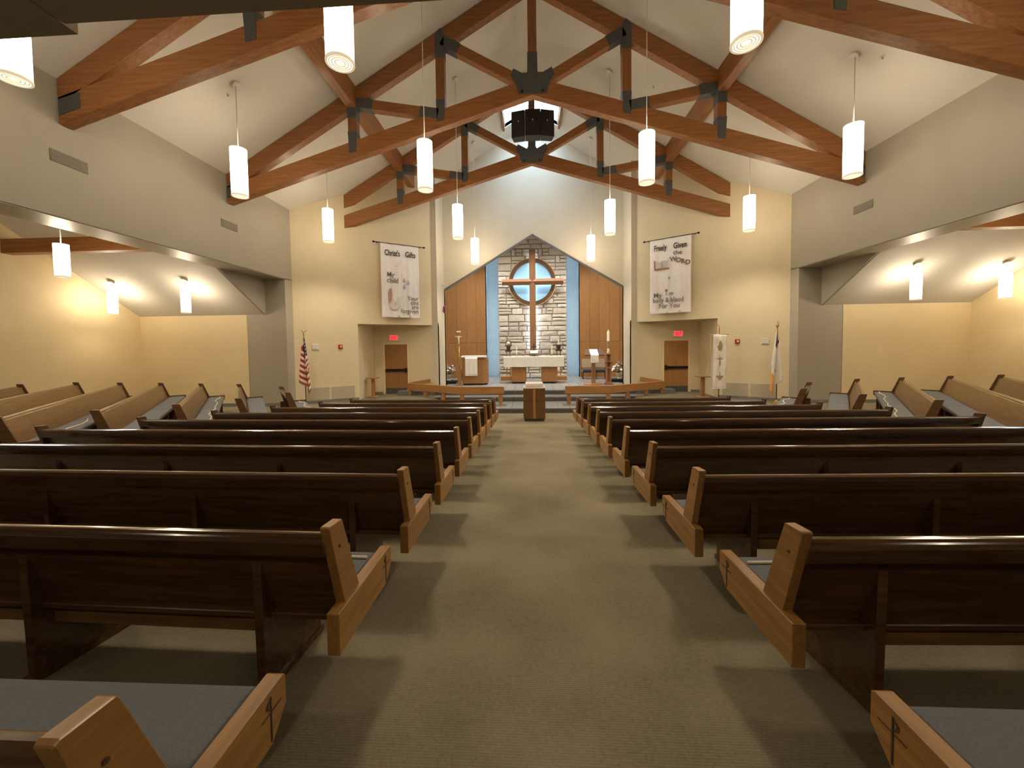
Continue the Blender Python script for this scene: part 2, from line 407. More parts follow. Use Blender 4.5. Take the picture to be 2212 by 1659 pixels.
po = bpy.data.objects.new('skylight_portal', pl); col.objects.link(po); po.location = (0, (SKY0 + SKY1) / 2, 11.45)

# ------------------------------------------------------------------ walls
def wall(name, pts, vec, mat, label=None, parent=None):
    o = prism(name, pts, vec, mat, parent)
    if parent is None: struct(o, label)
    return o
ZB, XB, YF, XT = 3.93, 9.12, 12.8, 13.62     # bulkhead underside, its outer face, transept end wall, transept side wall
TSL, TZ0 = .62, 2.74
def tz(y): return TZ0 + TSL * (YF - y)
ANG = math.atan(.69)
def aw(ax): return 13.2 + .69 * (WX - ax)     # y of the angled wall at |x|
A0, A1 = 6.66, 4.0
YD = 16.1
for s in (-1, 1):
    S = SIDE[s]
    b = wall('wall_' + S, [(s * WX, Y_W, ZB), (s * WX, 13.2, ZB), (s * WX, 13.2, 6.5), (s * WX, Y_W, 6.5)], (s * (XB - WX), 0, 0), 'paint_taupe', 'taupe upper wall above the opening to the %s transept' % S)
    box('soffit', (s * WX, s * XB) if s > 0 else (s * XB, s * WX), (3.6, 12.8), (ZB - .012, ZB + .01), 'paint_taupe_gloss', b)
    box('pier', (s * WX, s * 9.78) if s > 0 else (s * 9.78, s * WX), (YF, 13.3), (-.8, ZB + .02), 'paint_taupe', b)
    prism('pocket_cheek', [(s * (XB - .01), 10.75, ZB + .05), (s * (XB - .01), YF + .02, ZB + .05), (s * (XB - .01), YF + .02, TZ0 - .03), (s * (XB - .01), 10.75, tz(10.75) - .02)], (s * .06, 0, 0), 'paint_taupe', b)
    wall('wall_lower_' + S, [(s * WX, -3.2, -.3), (s * WX, 3.6, -.5), (s * WX, 3.6, ZB + .1), (s * WX, -3.2, ZB + .1)], (s * .3, 0, 0), 'paint_taupe', 'taupe side wall beside the rear seats on the ' + S)
    # transept
    t = wall('wall_transept_' + S, [(s * 9.77, YF, -.8), (s * (XT + .3), YF, -.8), (s * (XT + .3), YF, TZ0 + .4), (s * 9.77, YF, TZ0 + .4)], (0, .3, 0), 'paint_gold', 'golden yellow end wall of the %s transept' % S)
    prism('side_wall', [(s * XT, 3.4, -.8), (s * XT, YF + .1, -.8), (s * XT, YF + .1, 6.4), (s * XT, 3.4, 6.4)], (s * .3, 0, 0), 'paint_gold', t)
    prism('near_wall', [(s * WX, 3.6, -.8), (s * (XT + .3), 3.6, -.8), (s * (XT + .3), 3.6, 6.4), (s * WX, 3.6, 6.4)], (0, -.2, 0), 'paint_gold', t)
    YR = 8.2
    c = wall('ceiling_transept_' + S, [(s * XB, YF + .1, tz(YF + .1)), (s * (XT + .3), YF + .1, tz(YF + .1)), (s * (XT + .3), YR, tz(YR)), (s * XB, YR, tz(YR))], (0, 0, .15), 'ceiling_white', 'white sloping ceiling of the %s transept' % S)
    prism('near_slope', [(s * XB, YR, tz(YR)), (s * (XT + .3), YR, tz(YR)), (s * (XT + .3), 3.3, tz(YR + YR - 3.3)), (s * XB, 3.3, tz(YR + YR - 3.3))], (0, 0, .15), 'ceiling_white', c)
    # angled wing wall
    def P(ax, z): return (s * ax, aw(ax), z)
    nrm = (s * .57 * .25, .82 * .25, 0)
    g = wall('wall_wing_' + S, [P(WX, -.8), P(A0, -.8), P(A0, roof(A0) + .1), P(WX, roof(WX) + .1)], nrm, 'paint_gold_daylit', 'golden yellow angled wall carrying the banner on the %s' % S)
    prism('upper_wall', [P(A0, 2.47), P(A1, 2.47), P(A1, roof(A1) + .1), P(A0, roof(A0) + .1)], nrm, 'paint_gold_daylit', g)
    prism('alcove_side', [(s * A0, aw(A0), -.8), (s * (A0 + .1), YD + .1, -.8), (s * (A0 + .1), YD + .1, 2.6), (s * A0, aw(A0), 2.6)], (s * .2, 0, 0), 'paint_gold_daylit', g)
    prism('alcove_ceiling', [(s * A0, aw(A0) + .03, 2.47), (s * (A1 - .02), aw(A1) + .03, 2.47), (s * (A1 - .02), YD + .2, 2.47), (s * (A0 + .3), YD + .2, 2.47)], (0, 0, .1), 'paint_gold_daylit', g)
    dw = wall('wall_door_' + S, [(s * A1, YD, -.8), (s * (A0 + .4), YD, -.8), (s * (A0 + .4), YD, 2.55), (s * A1, YD, 2.55)], (0, .2, 0), 'paint_gold_daylit', 'recessed wall behind the %s side door' % S)
    # wing return and its nose
    prism('wing_return', [(s * A1, YD - .02, -.8), (s * A1, Y_BACK + .2, -.8), (s * A1, Y_BACK + .2, roof(A1) + .15), (s * A1, YD - .02, roof(A1) + .15)], (s * .22, 0, 0), 'paint_cream', g)
    # chancel side wall
    wall('wall_chancel_' + S, [(s * 5.45, Y_BACK, -.8), (s * 5.45, 23.2, -.8), (s * 5.45, 23.2, 8.9), (s * 5.45, Y_BACK, 8.9)], (s * .15, 0, 0), 'paint_cream', 'cream side wall inside the chancel on the ' + S)
    prism('return_wall', [(s * A1, Y_BACK + .02, -.8), (s * 5.6, Y_BACK + .02, -.8), (s * 5.6, Y_BACK + .02, 8.95), (s * A1, Y_BACK + .02, 8.95)], (0, .18, 0), 'paint_cream', g)
    # baseboards
    bb = struct(prism('baseboard_' + S, [P(WX - .01, -.45), P(A0 + .02, -.45), P(A0 + .02, ZT2 + .09), P(WX - .01, ZT2 + .09)], (-s * .57 * .02, -.82 * .02, 0), 'base_grey'))
    box('baseboard_run', (s * 8.45, s * 13.6) if s > 0 else (s * 13.6, s * 8.45), (YF - .02, YF), (-.45, -.29), 'base_grey', bb)
    box('baseboard_run', (s * 6.41, s * 6.74) if s > 0 else (s * 6.74, s * 6.41), (YD - .02, YD), (-.45, ZT2 + .09), 'base_grey', bb)
    box('baseboard_run', (s * A1, s * 5.2) if s > 0 else (s * 5.2, s * A1), (YD - .02, YD), (-.45, ZT2 + .09), 'base_grey', bb)
# upper chancel wall with the gabled opening
AP, EV = 6.53, 4.13
for s in (-1, 1):
    u = wall('wall_gable_' + SIDE[s], [(0, Y_BACK, AP), (s * (A1 + .05), Y_BACK, EV), (s * (A1 + .05), Y_BACK, roof(A1) + .1), (0, Y_BACK, RIDGE + .1)], (0, .25, 0), 'paint_cream', 'pale gable wall over the chancel opening, %s half' % SIDE[s])
    prism('edge_bead', [(0, Y_BACK - .012, AP - .03), (s * A1, Y_BACK - .012, EV - .03), (s * A1, Y_BACK - .012, EV), (0, Y_BACK - .012, AP)], (0, .27, 0), 'base_grey', u)
struct(box('trim_1', (-.012, .012), (Y_BACK - .006, Y_BACK + .01), (AP, RIDGE - .1), 'paint_cream'), 'thin vertical joint down the gable wall')
wall('ceiling_chancel', [(-5.6, Y_BACK + .12, 8.85), (5.6, Y_BACK + .12, 8.85), (5.6, 23.3, 8.85), (-5.6, 23.3, 8.85)], (0, 0, .15), 'ceiling_white', 'ceiling hidden above the chancel recess')
# rear: low dark soffit over the camera, wall above it
rs = struct(raw('ceiling_rear', [(0, 0, 0)], [], 'soffit_brown', fix=False), 'dark brown panelled soffit overhanging the rear seats')
xe = [-8.5, -5.45, -2.452, .6, 3.6, 6.6, 8.5]
for k, (a, b) in enumerate(zip(xe, xe[1:])):
    y1 = 1.97 if k < 2 else 1.905
    prism('soffit_panel', [(a + .006, -3.2, 3.2), (b - .006, -3.2, 3.2), (b - .006, y1 - .02 * (k == 2), 3.2), (a + .006, y1 + .02 * (k < 2), 3.2)], (0, 0, .12), 'soffit_brown', rs)
box('soffit_backing', (-8.5, 8.5), (-3.2, 1.8), (3.23, 3.4), 'joint_black', rs)
wall('wall_rear_upper', [(-8.5, Y_W, 3.3), (8.5, Y_W, 3.3), (8.5, Y_W, 6.5), (0, Y_W, 11.5), (-8.5, Y_W, 6.5)], (0, -.2, 0), 'paint_taupe', 'rear gable wall above the soffit')
wall('wall_rear', [(-8.5, -3.2, -.3), (8.5, -3.2, -.3), (8.5, -3.2, 3.4), (-8.5, -3.2, 3.4)], (0, -.2, 0), 'paint_taupe', 'rear wall behind the last seats')

# chancel back: wood walls, blue niches, stone pier
for s in (-1, 1):
    ww = wall('wall_panelled_' + SIDE[s], [(s * 2.64, 21.93, -.5), (s * 5.5, 21.93, -.5), (s * 5.5, 21.93, 8.9), (s * 2.64, 21.93, 8.9)], (0, .4, 0), 'paint_blue', 'tall wall of brown veneer panels %s of the stone pier' % ('left' if s < 0 else 'right'))
    xe = [2.64, 3.19, 3.74, 4.29, 4.84, 5.45]
    for a, b in zip(xe, xe[1:]):
        for z0, z1 in ((ZP, 1.77), (1.77, 8.8)):
            x0, x1 = sorted((s * (a + .005), s * (b - .005)))
            box('panel', (x0, x1), (21.9, 21.935), (z0 + .005, z1 - .005), 'panel_wood', ww, .004)
    prism('niche_cheek', [(s * 2.64, 21.93, -.5), (s * 2.64, 23.05, -.5), (s * 2.64, 23.05, 8.9), (s * 2.64, 21.93, 8.9)], (s * .1, 0, 0), 'paint_blue', ww)
wall('wall_niche', [(-2.7, 23, -.5), (2.7, 23, -.5), (2.7, 23, 8.9), (-2.7, 23, 8.9)], (0, .2, 0), 'paint_blue', 'pale blue wall glowing behind the stone pier')
SX, SY = 1.86, 21.4
pier = struct(box('wall_stone', (-SX + .06, SX - .06), (SY + .02, 22.0), (-.3, 8.4), 'mortar'), 'tan ashlar stone pier behind the altar')
rnd = random.Random(3)
def stone(x0, x1, z0, z1):
    d = rnd.uniform(0, .05); j = lambda: rnd.uniform(-.012, .012)
    x0 += .012; x1 -= .012; z0 += .012; z1 -= .012
    f = [(x0 + j() + .02, SY - d, z0 + .02 + j()), (x1 - .02 + j(), SY - d + j(), z0 + .02 + j()), (x1 - .02 + j(), SY - d + j(), z1 - .02 + j()), (x0 + .02 + j(), SY - d, z1 - .02 + j())]
    b = [(x0, SY + .045, z0), (x1, SY + .045, z0), (x1, SY + .045, z1), (x0, SY + .045, z1)]
    mid = ((x0 + x1) / 2 + j() * 3, SY - d - rnd.uniform(.005, .035), (z0 + z1) / 2 + j())
    o = raw('stone', f + b + [mid], [(0, 1, 8), (1, 2, 8), (2, 3, 8), (3, 0, 8), (0, 4, 5, 1), (1, 5, 6, 2), (2, 6, 7, 3), (3, 7, 4, 0), (7, 6, 5, 4)], 'stone', pier)
z = ZP
nst = 0
while z < 7.75:
    h = rnd.choice((.24, .28, .22, .34, .40)); x = -SX - rnd.uniform(0, .03)
    xmax = SX if z < 6.2 else max(.6, SX - (z - 6.1) * 1.05)
    while x < SX - .02:
        wd = rnd.choice((.45, .6, .75, .9, .55)); xe1 = x + wd
        if SX - xe1 < .3: xe1 = SX + rnd.uniform(0, .03)
        inside = max(math.hypot(a, c - 5.04) for a in (x, xe1) for c in (z, z + h)) < 1.12
        hidden = min(abs(x), abs(xe1)) > xmax
        if not inside and not hidden:
            q = rnd.random()
            if q < .30 or h < .30: stone(x, xe1, z, z + h); nst += 1
            elif q < .72:
                k = rnd.choice((.4, .5, .6)) * h; stone(x, xe1, z, z + k); stone(x, xe1, z + k, z + h); nst += 2
            else:
                m = lerp(x, xe1, rnd.choice((.4, .6))); k = h * .5
                stone(x, m, z, z + h); stone(m, xe1, z, z + k); stone(m, xe1, z + k, z + h); nst += 3
        x = xe1
    z += h
# light strips behind the pier edges
for s in (-1, 1):
    l = thing('led_strip', 'cool white light strip hidden behind the %s edge of the stone pier' % SIDE[s], 'light')
    box('housing', (min(s * 1.70, s * 1.76), max(s * 1.70, s * 1.76)), (22.01, 22.1), (ZP, 7.5), 'white_metal', l)
    box('diffuser', (min(s * 1.765, s * 1.785), max(s * 1.765, s * 1.785)), (22.02, 22.09), (ZP + .05, 7.4), 'led_cool', l)

# ------------------------------------------------------------------ roof trusses
TH = .22
def make_truss(Yt, clip, label):
    t = thing('roof_truss', label, 'truss', (0, Yt, 0))
    y0, y1 = 0, TH
    def xz(name, pts, mat, parent=t, ya=y0, yb=y1, bev=.008): return prism(name, [(p[0], ya, p[1]) for p in pts], (0, yb - ya, 0), mat, parent, bev)
    def strap(pts, parent): return prism('strap', [(p[0], -.012, p[1]) for p in pts], (0, TH + .024, 0), 'steel_grey', parent, .004)
    for s in (-1, 1):
        e = clip
        lo = lambda x: 8.11 - .302 * x
        tc = xz('top_chord', [(s * 0.0, RIDGE - .02), (s * e, roof(e) - .02), (s * e, roof(e) - .5), (0, RIDGE - .5)], 'truss_wood')
        bc = xz('bottom_chord', [(0, lo(0)), (s * e, lo(e)), (s * e, lo(e) + .46), (0, lo(0) + .46)], 'truss_wood')
        if e > 8:
            strap([(s * (e - .02), lo(e) + .14), (s * (e - .42), lo(e) + .26), (s * (e - .42), lo(e) + .52), (s * (e - .02), lo(e) + .42)], bc)
        for X, zb, zt in ((4.84, 6.95, roof(4.84) - .3), (2.435, 7.62, roof(2.435) - .3)):
            p = xz('post', [(s * (X - .115), zb), (s * (X + .115), zb), (s * (X + .115), zt), (s * (X - .115), zt)], 'truss_wood_post')
            if X > 4:
                strap([(s * (X - .10), 6.83), (s * (X + .09), 6.80), (s * (X + .12), 7.36), (s * (X - .12), 7.36)], p)
                strap([(s * (X - .12), 7.72), (s * (X + .12), 7.72), (s * (X + .12), 8.38), (s * (X - .02), 8.46), (s * (X - .12), 8.3)], p)
            else:
                strap([(s * (X - .09), 7.56), (s * (X + .10), 7.52), (s * (X + .12), 8.10), (s * (X - .12), 8.10)], p)
                strap([(s * (X - .12), 9.18), (s * (X + .12), 9.18), (s * (X + .12), 9.78), (s * (X - .03), 9.92), (s * (X - .12), 9.8)], p)
        def diag(a, b, h, ea, eb):
            a, b = Vector((s * a[0], a[1])), Vector((s * b[0], b[1])); d = (b - a).normalized(); n = Vector((-d.y, d.x)) * (h / 2)
            q = xz('diagonal', [a + n, b + n, b - n, a - n], 'truss_wood')
            n2 = n * 1.03
            for p0, dd, ln in ((a, d, ea), (b, -d, eb)):
                if ln: strap([p0 + n2, p0 + dd * ln + n2, p0 + dd * ln - n2, p0 - n2], q)
        diag((4.76, 8.13), (2.50, 7.74), .25, .5, .5)
        diag((2.37, 9.62), (.30, 8.48), .25, .5, 0)
    kp = xz('king_post', [(-.115, 8.5), (.115, 8.5), (.115, RIDGE - .3), (-.115, RIDGE - .3)], 'truss_wood_post')
    hp = strap([(-.36, 8.14), (.36, 8.14), (.46, 8.46), (.58, 8.62), (.50, 8.80), (.18, 8.62), (.13, 8.70), (.13, 9.2), (-.13, 9.2), (-.13, 8.70), (-.18, 8.62), (-.50, 8.80), (-.58, 8.62), (-.46, 8.46)], t)
    hp.name = 'hub_plate'
    for bx in (-.27, .27): lathe('bolt', [(.03, 0), (.03, .02)], 'black_metal', hp, 8, (bx, 0, 0)).matrix_local = Matrix.Translation((bx - bx, 0, 0)) @ Matrix.Translation((bx, -.012, 8.2)) @ Matrix.Rotation(PI / 2, 4, 'X') @ Matrix.Translation((-bx, 0, 0))
    return t
Y1, BAY = 10.4, 3.8
make_truss(Y1 - BAY, WX - .02, 'brown timber roof truss nearest the soffit, cut off by the top edge')
make_truss(Y1, WX - .02, 'brown timber roof truss with grey hub plate in front of the hanging loudspeakers')
make_truss(Y1 + BAY, 7.02, 'farthest brown timber roof truss, ends set into the angled banner walls')
for s in (-1, 1):
    for k, (a, b) in enumerate(((Y_W, Y1 - BAY), (Y1 - BAY + TH, Y1), (Y1 + TH, Y1 + BAY), (Y1 + BAY + TH, aw(4.84)))):
        ztop = roof(4.84) + .0
        x0, x1 = 4.72, 4.96
        o = prism('purlin_beam', [(s * x0, a, roof(x0)), (s * x1, a, roof(x1)), (s * x1, a, roof(x1) - .42), (s * x0, a, roof(x1) - .42)], (0, b - a, 0), 'truss_wood_long', None, .008)
        tag(o, 'brown purlin beam on the %s ceiling slope %s' % (SIDE[s], ('behind the soffit edge', 'between nearest and middle truss', 'between middle and farthest truss', 'from farthest truss to the wall')[k]), 'beam')
    o = box('transept_beam', (min(s * XB, s * XT), max(s * XB, s * XT)), (9.35, 9.6), (4.10, 4.46), 'truss_wood', None, .008)
    tag(o, 'brown timber cross beam under the %s transept ceiling' % SIDE[s], 'beam')

# ------------------------------------------------------------------ pendants
def make_pendant(name, H):
    t = thing(name, '', 'pendant light')
    R = .162 if H > .9 else .12
    glow = 'shade_glow' if H > .9 else 'shade_glow_short'
    lathe('shade', [(R, 0), (R, H * .3), (R, H)], glow, t, 28, caps=False)
    tr = lathe('top_light_stop', [(R * .62, H - .006), (R + .004, H - .006), (R + .004, H + .006), (R * .62, H + .006), (R * .62, H - .006)], 'shade_rim', t, 28, caps=False)  # wide ring added to hold back light going up to the ceiling
    for k in range(3): beam('spider_arm', (0, 0, H), (R * math.cos(k * 2.094), R * math.sin(k * 2.094), H), .008, .008, 'white_metal', tr, bev=0)
    lathe('bottom_rim', [(R - .02, -.006), (R + .006, -.006), (R + .006, .016), (R - .02, .016), (R - .02, -.006)], 'shade_rim', t, 28, caps=False)
    b = lathe('baffle', [(.005, .03), (R - .01, .03)], 'shade_low', t, 28, caps=False)
    for r in (R * .74, R * .54, R * .32): lathe('baffle_ring', [(r, -.002), (r + .012, -.002), (r + .012, .03), (r, .03), (r, -.002)], 'shade_rim', b, 24, caps=False)
    return t
proto = {1.03: None, .70: None}
def pendant(x, y, zb, H, ztop, label, group, slope=(0, 0)):
    if proto[H] is None:
        t = proto[H] = make_pendant('pendant_light', H)
    else: t = copy_tree(proto[H])
    for ch in list(t.children):
        if ch.name.startswith(('stem', 'ceiling_canopy', 'down_lamp')): bpy.data.objects.remove(ch)
    t.location = (x, y, zb); t['label'] = label; t['group'] = group
    ld = bpy.data.lights.new('down_lamp', 'SPOT'); ld.energy = DOWN_W * (1 if H > .9 else .1); ld.color = LAMP; ld.spot_size = 2.3; ld.spot_blend = .7; ld.shadow_soft_size = .19
    lo = bpy.data.objects.new('down_lamp', ld); col.objects.link(lo); lo.parent = t; lo.location = (0, 0, -.03)
    L = ztop - zb
    tube('stem', [(0, 0, H - .02), (0, 0, L)], .009, 'white_metal', t, 8)
    cn = lathe('ceiling_canopy', [(.085, -.05), (.085, -.02), (.05, 0)], 'white_metal', t, 16)
    cn.location = (0, 0, L - .01); cn.rotation_euler = (slope[1], slope[0], 0)
    return t
AR = math.atan(SLOPE)
G1, G2 = 'pendants over the nave', 'short pendants in the transepts'
desc = {4.7: 'nearest row', 8.5: 'second row back', 12.3: 'third row back', 16.1: 'before the gable wall'}
for y, X in ((4.7, (-6.58, -2.38, 2.38, 6.58)), (8.5, (-6.58, -2.38, 2.38, 6.58)), (12.3, (-6.58, -2.38, 2.38, 6.58)), (16.1, (-2.38, 2.38))):
    for x in X:
        pos = ('outer' if abs(x) > 4 else 'inner') + ' ' + ('left' if x < 0 else 'right')
        pendant(x, y, 4.985, 1.03, roof(x) - .01, 'tall glowing cylinder pendant, %s one, %s' % (pos, desc[y]), G1, (AR if x > 0 else -AR, 0))
AT = math.atan(TSL)
for s in (-1, 1):
    for x, y, zb, q in ((10.5, 11.25, 2.69, 'beside the taupe pier'), (12.86, 11.28, 2.69, 'near the side wall'), (10.2, 7.95, 3.17, 'under the cross beam')):
        pendant(s * x, y, zb, .70, tz(y if y > 8.2 else 16.4 - y) - .01, 'short glowing cylinder pendant in %s transept %s' % (SIDE[s], q), G2, (0, -AT if y > 8.2 else AT))

# hidden chancel downlights
for k, (x, y) in enumerate(((-3.6, 18.6), (-1.2, 18.6), (1.2, 18.6), (3.6, 18.6))):
    d = thing('downlight', 'recessed chancel downlight, number %s from the pulpit side' % ('one', 'two', 'three', 'four')[k], 'downlight', (x, y, 8.8))
    lathe('housing', [(.11, .05), (.11, -.18), (.10, -.18), (.10, .05)], 'white_metal', d, 16)
    lathe('lamp', [(.005, -.1), (.095, -.1)], 'led_warm', d, 16, caps=False)
    ld = bpy.data.lights.new('downlight_lamp', 'SPOT'); ld.energy = 950; ld.color = (1, .90, .76); ld.spot_size = 1.5; ld.spot_blend = .6; ld.shadow_soft_size = .08
    lo = bpy.data.objects.new('downlight_lamp', ld); col.objects.link(lo); lo.parent = d; lo.location = (0, 0, -.13); lo.rotation_euler = (.22, 0, 0)

# recessed cans in the rear soffit, behind the camera
for k, (x, y) in enumerate(((-5.0, -1.0), (-1.7, -1.0), (1.7, -1.0), (5.0, -1.0))):
    d = thing('soffit_downlight', 'recessed can light in the dark rear soffit, %s from the left' % ('first', 'second', 'third', 'fourth')[k], 'downlight', (x, y, 3.2))
    lathe('trim_ring', [(.11, -.008), (.11, .0), (.08, .0), (.08, -.008), (.11, -.008)], 'white_metal', d, 20, caps=False); lathe('lamp', [(.004, -.003), (.08, -.003)], 'shade_low', d, 20, caps=False)
    ld = bpy.data.lights.new('can_lamp', 'SPOT'); ld.energy = REAR_W; ld.color = LAMP; ld.spot_size = 2.6; ld.spot_blend = .6; ld.shadow_soft_size = .08
    lo = bpy.data.objects.new('can_lamp', ld); col.objects.link(lo); lo.parent = d; lo.location = (0, 0, -.02)

# ------------------------------------------------------------------ pews
ORD = ['first', 'second', 'third', 'fourth', 'fifth', 'sixth', 'seventh', 'eighth', 'ninth', 'tenth']
def profile(name, pts, x0, x1, mat, par, bev=.006):
    return prism(name, [(x0, d, h) for d, h in pts], (x1 - x0, 0, 0), mat, par, bev)
def make_pew(label, group, L, loc, rotz, mirror, fs=0.0, cord=0, crosses=True, face='pew_wood_shaded', legbase=None):
    """local x: 0 at the aisle end (to L), y: forward, z: up.  mirror: x runs to -L"""
    t = thing('pew', label, 'pew', loc, rotz, group)
    m = -1 if mirror else 1
    X = lambda x: m * x
    # back
    profile('back_panel', [(.035, .76), (.07, .775), (.20, .36), (.165, .355)], X(.055), X(L - .055), face, t)
    profile('cap_rail', [(-.012, .775), (-.006, .795), (.012, .808), (.035, .806), (.052, .790), (.066, .72), (.045, .70), (.004, .705)], X(.045), X(L - .045), 'pew_cap_wood', t, .004)
    profile('back_ledge', [(.13, .335), (.25, .335), (.25, .362), (.13, .362)], X(.05), X(L - .05), 'pew_wood_shaded', t, .004)
    profile('stretcher', [(.17, .235), (.20, .235), (.20, .335), (.17, .335)], X(.5), X(L - .5), 'pew_wood_lit', t)
    profile('seat_board', [(.18, .335), (.545, .335), (.545, .375), (.18, .375)], X(.05), X(L - .05), 'pew_wood_lit', t)
    # cushions
    nc = max(1, round(L / 2.6)); cl = (L - .13) / nc
    for i in range(nc):
        x0 = .065 + i * cl + .004; x1 = x0 + cl - .008
        cu = profile('cushion', [(.20, .375), (.555, .372), (.568, .40), (.555, .432), (.52, .441), (.25, .436), (.20, .425)], X(x0), X(x1), 'cushion', t, .012)
        if cord and (cord == 2 or i == 0):
            n = 7; pts = [(X(lerp(x0 + .02, x1 - .02, k / (n - 1))), .44 + .045 * math.sin(k * 1.7 + L) + (.06 if k == 0 else 0), .447) for k in range(n)]
            tube('cord', pts, .008, 'cream_cord', cu, 6)
    # ends
    endm = ('pew_end_lit', 'pew_end_shaded') if crosses is not None else ('pew_end_shaded', 'pew_end_shaded')
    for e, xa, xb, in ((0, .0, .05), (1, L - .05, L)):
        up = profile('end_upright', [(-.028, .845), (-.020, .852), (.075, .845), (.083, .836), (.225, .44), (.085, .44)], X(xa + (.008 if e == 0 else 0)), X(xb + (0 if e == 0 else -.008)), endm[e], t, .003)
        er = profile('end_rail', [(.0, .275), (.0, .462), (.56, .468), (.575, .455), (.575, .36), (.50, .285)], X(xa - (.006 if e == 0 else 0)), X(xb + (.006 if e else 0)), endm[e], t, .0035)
        if crosses and e == 0:
            xo = -.007
            cb = profile('carved_cross', [(.4945, .30), (.4995, .30), (.4995, .445), (.4945, .445)], X(xo - .0015), X(xo + .003), 'ink_brown', er, 0)
            profile('cross_arm', [(.455, .395), (.545, .395), (.545, .398), (.455, .398)], X(xo - .0015), X(xo + .003), 'ink_brown', cb, 0)
            profile('cross_loop', [(.497 + .020 * math.cos(a), .423 + .017 * math.sin(a)) for a in [PI * .5 + k * PI / 6 for k in range(7)]] + [(.497 + .012 * math.cos(a), .423 + .011 * math.sin(a)) for a in [PI * 1.5 - k * PI / 6 for k in range(7)]], X(xo - .0015), X(xo + .003), 'ink_brown', cb, 0)
            pg = profile('plug', [(.05 + .007 * math.cos(k * PI / 4), .735 + .007 * math.sin(k * PI / 4)) for k in range(8)], X(.005), X(.012), 'ink_brown', up, 0)
    # legs
    n = max(2, round((L - .95) / 1.22) + 1)
    for i in range(n):
        x = .40 + (L - .84) * i / (n - 1)
        fb = lambda d: (-fs * d if legbase is None else legbase(x, d))
        lg = profile('leg', [(.075, .645), (.095, .655), (.17, .38), (.24, .335), (.53, .335), (.53, fb(.53)), (.10, fb(.10)), (.085, fb(.085))], X(x), X(x + .042), 'pew_wood_shaded', t, .003)
        profile('shoe', [(.072, fb(.07)), (.545, fb(.545)), (.545, fb(.545) + .035), (.072, fb(.07) + .035)], X(x - .006), X(x + .048), 'pew_wood_shaded', lg, 0)
    return t
outer = [6.5, 6.5, 6.5, 6.45, 6.3, 5.95, 5.6, 5.2, 4.75, 4.5]
for s in (-1, 1):
    for k in range(10):
        y = .67 + .93 * k
        L = outer[k] - .945
        rz = .028 * (-1 if s < 0 else 1) if k else 0
        lab = 'dark wooden pew %s of the centre aisle, %s row from the bottom edge' % (SIDE[s], ORD[k])
        make_pew(lab, 'pews along the centre aisle', L, (-.965 if s < 0 else .925, y - .03, nave_z(y)), rz, s < 0, FS, cord=1 if k in (1,) else 0, crosses=k < 4)
# side pews
rows = [(-.69, 9.85, 11.6), (.20, 9.35, 13.26), (1.10, 9.09, 14.36), (2.02, 8.7, 14.8), (2.90, 8.4, 15.1), (3.80, 8.3, 15.4), (4.62, 9.0, 14.9)]
for s in (-1, 1):
    for k, (p, t0, t1) in enumerate(rows):
        if s > 0: p = p + .02
        L = t1 - t0
        # near end is the origin for a pew that runs outward; facing inward/forward
        ax = UY * p + UX * t0; y = UY * t0 - UX * p
        zb = -.25 + .05 * min(max(0, p - 1.1), 4.2)
        th = math.atan2(UY, s * UX)               # direction of the pew in plan
        fwdv = (-s * UY * -1 * -1, UX)            # facing toward the aisle side
        if s < 0: rz, mir = th - PI, True         # local -x along the pew -> local +y faces inward
        else: rz, mir = th, False
        name = 'wooden side pew in the %s transept, %s one counting from the flag' % (SIDE[s], ORD[k])
        c0, s0 = math.cos(rz), math.sin(rz)
        def lb(xl, d, ox=s * ax, oy=y, zb=zb, c0=c0, s0=s0, m=-1 if mir else 1):
            xx = m * xl; gx = ox + c0 * xx - s0 * d; gy = oy + s0 * xx + c0 * d
            return floor_z(gx, gy) - zb - .004
        make_pew(name, 'side pews in the transepts', L, (s * ax, y, zb), rz, mir, 0, cord=2 if k in (0, 2, 4) else 0, crosses=None, face='pew_wood_lit', legbase=lb)

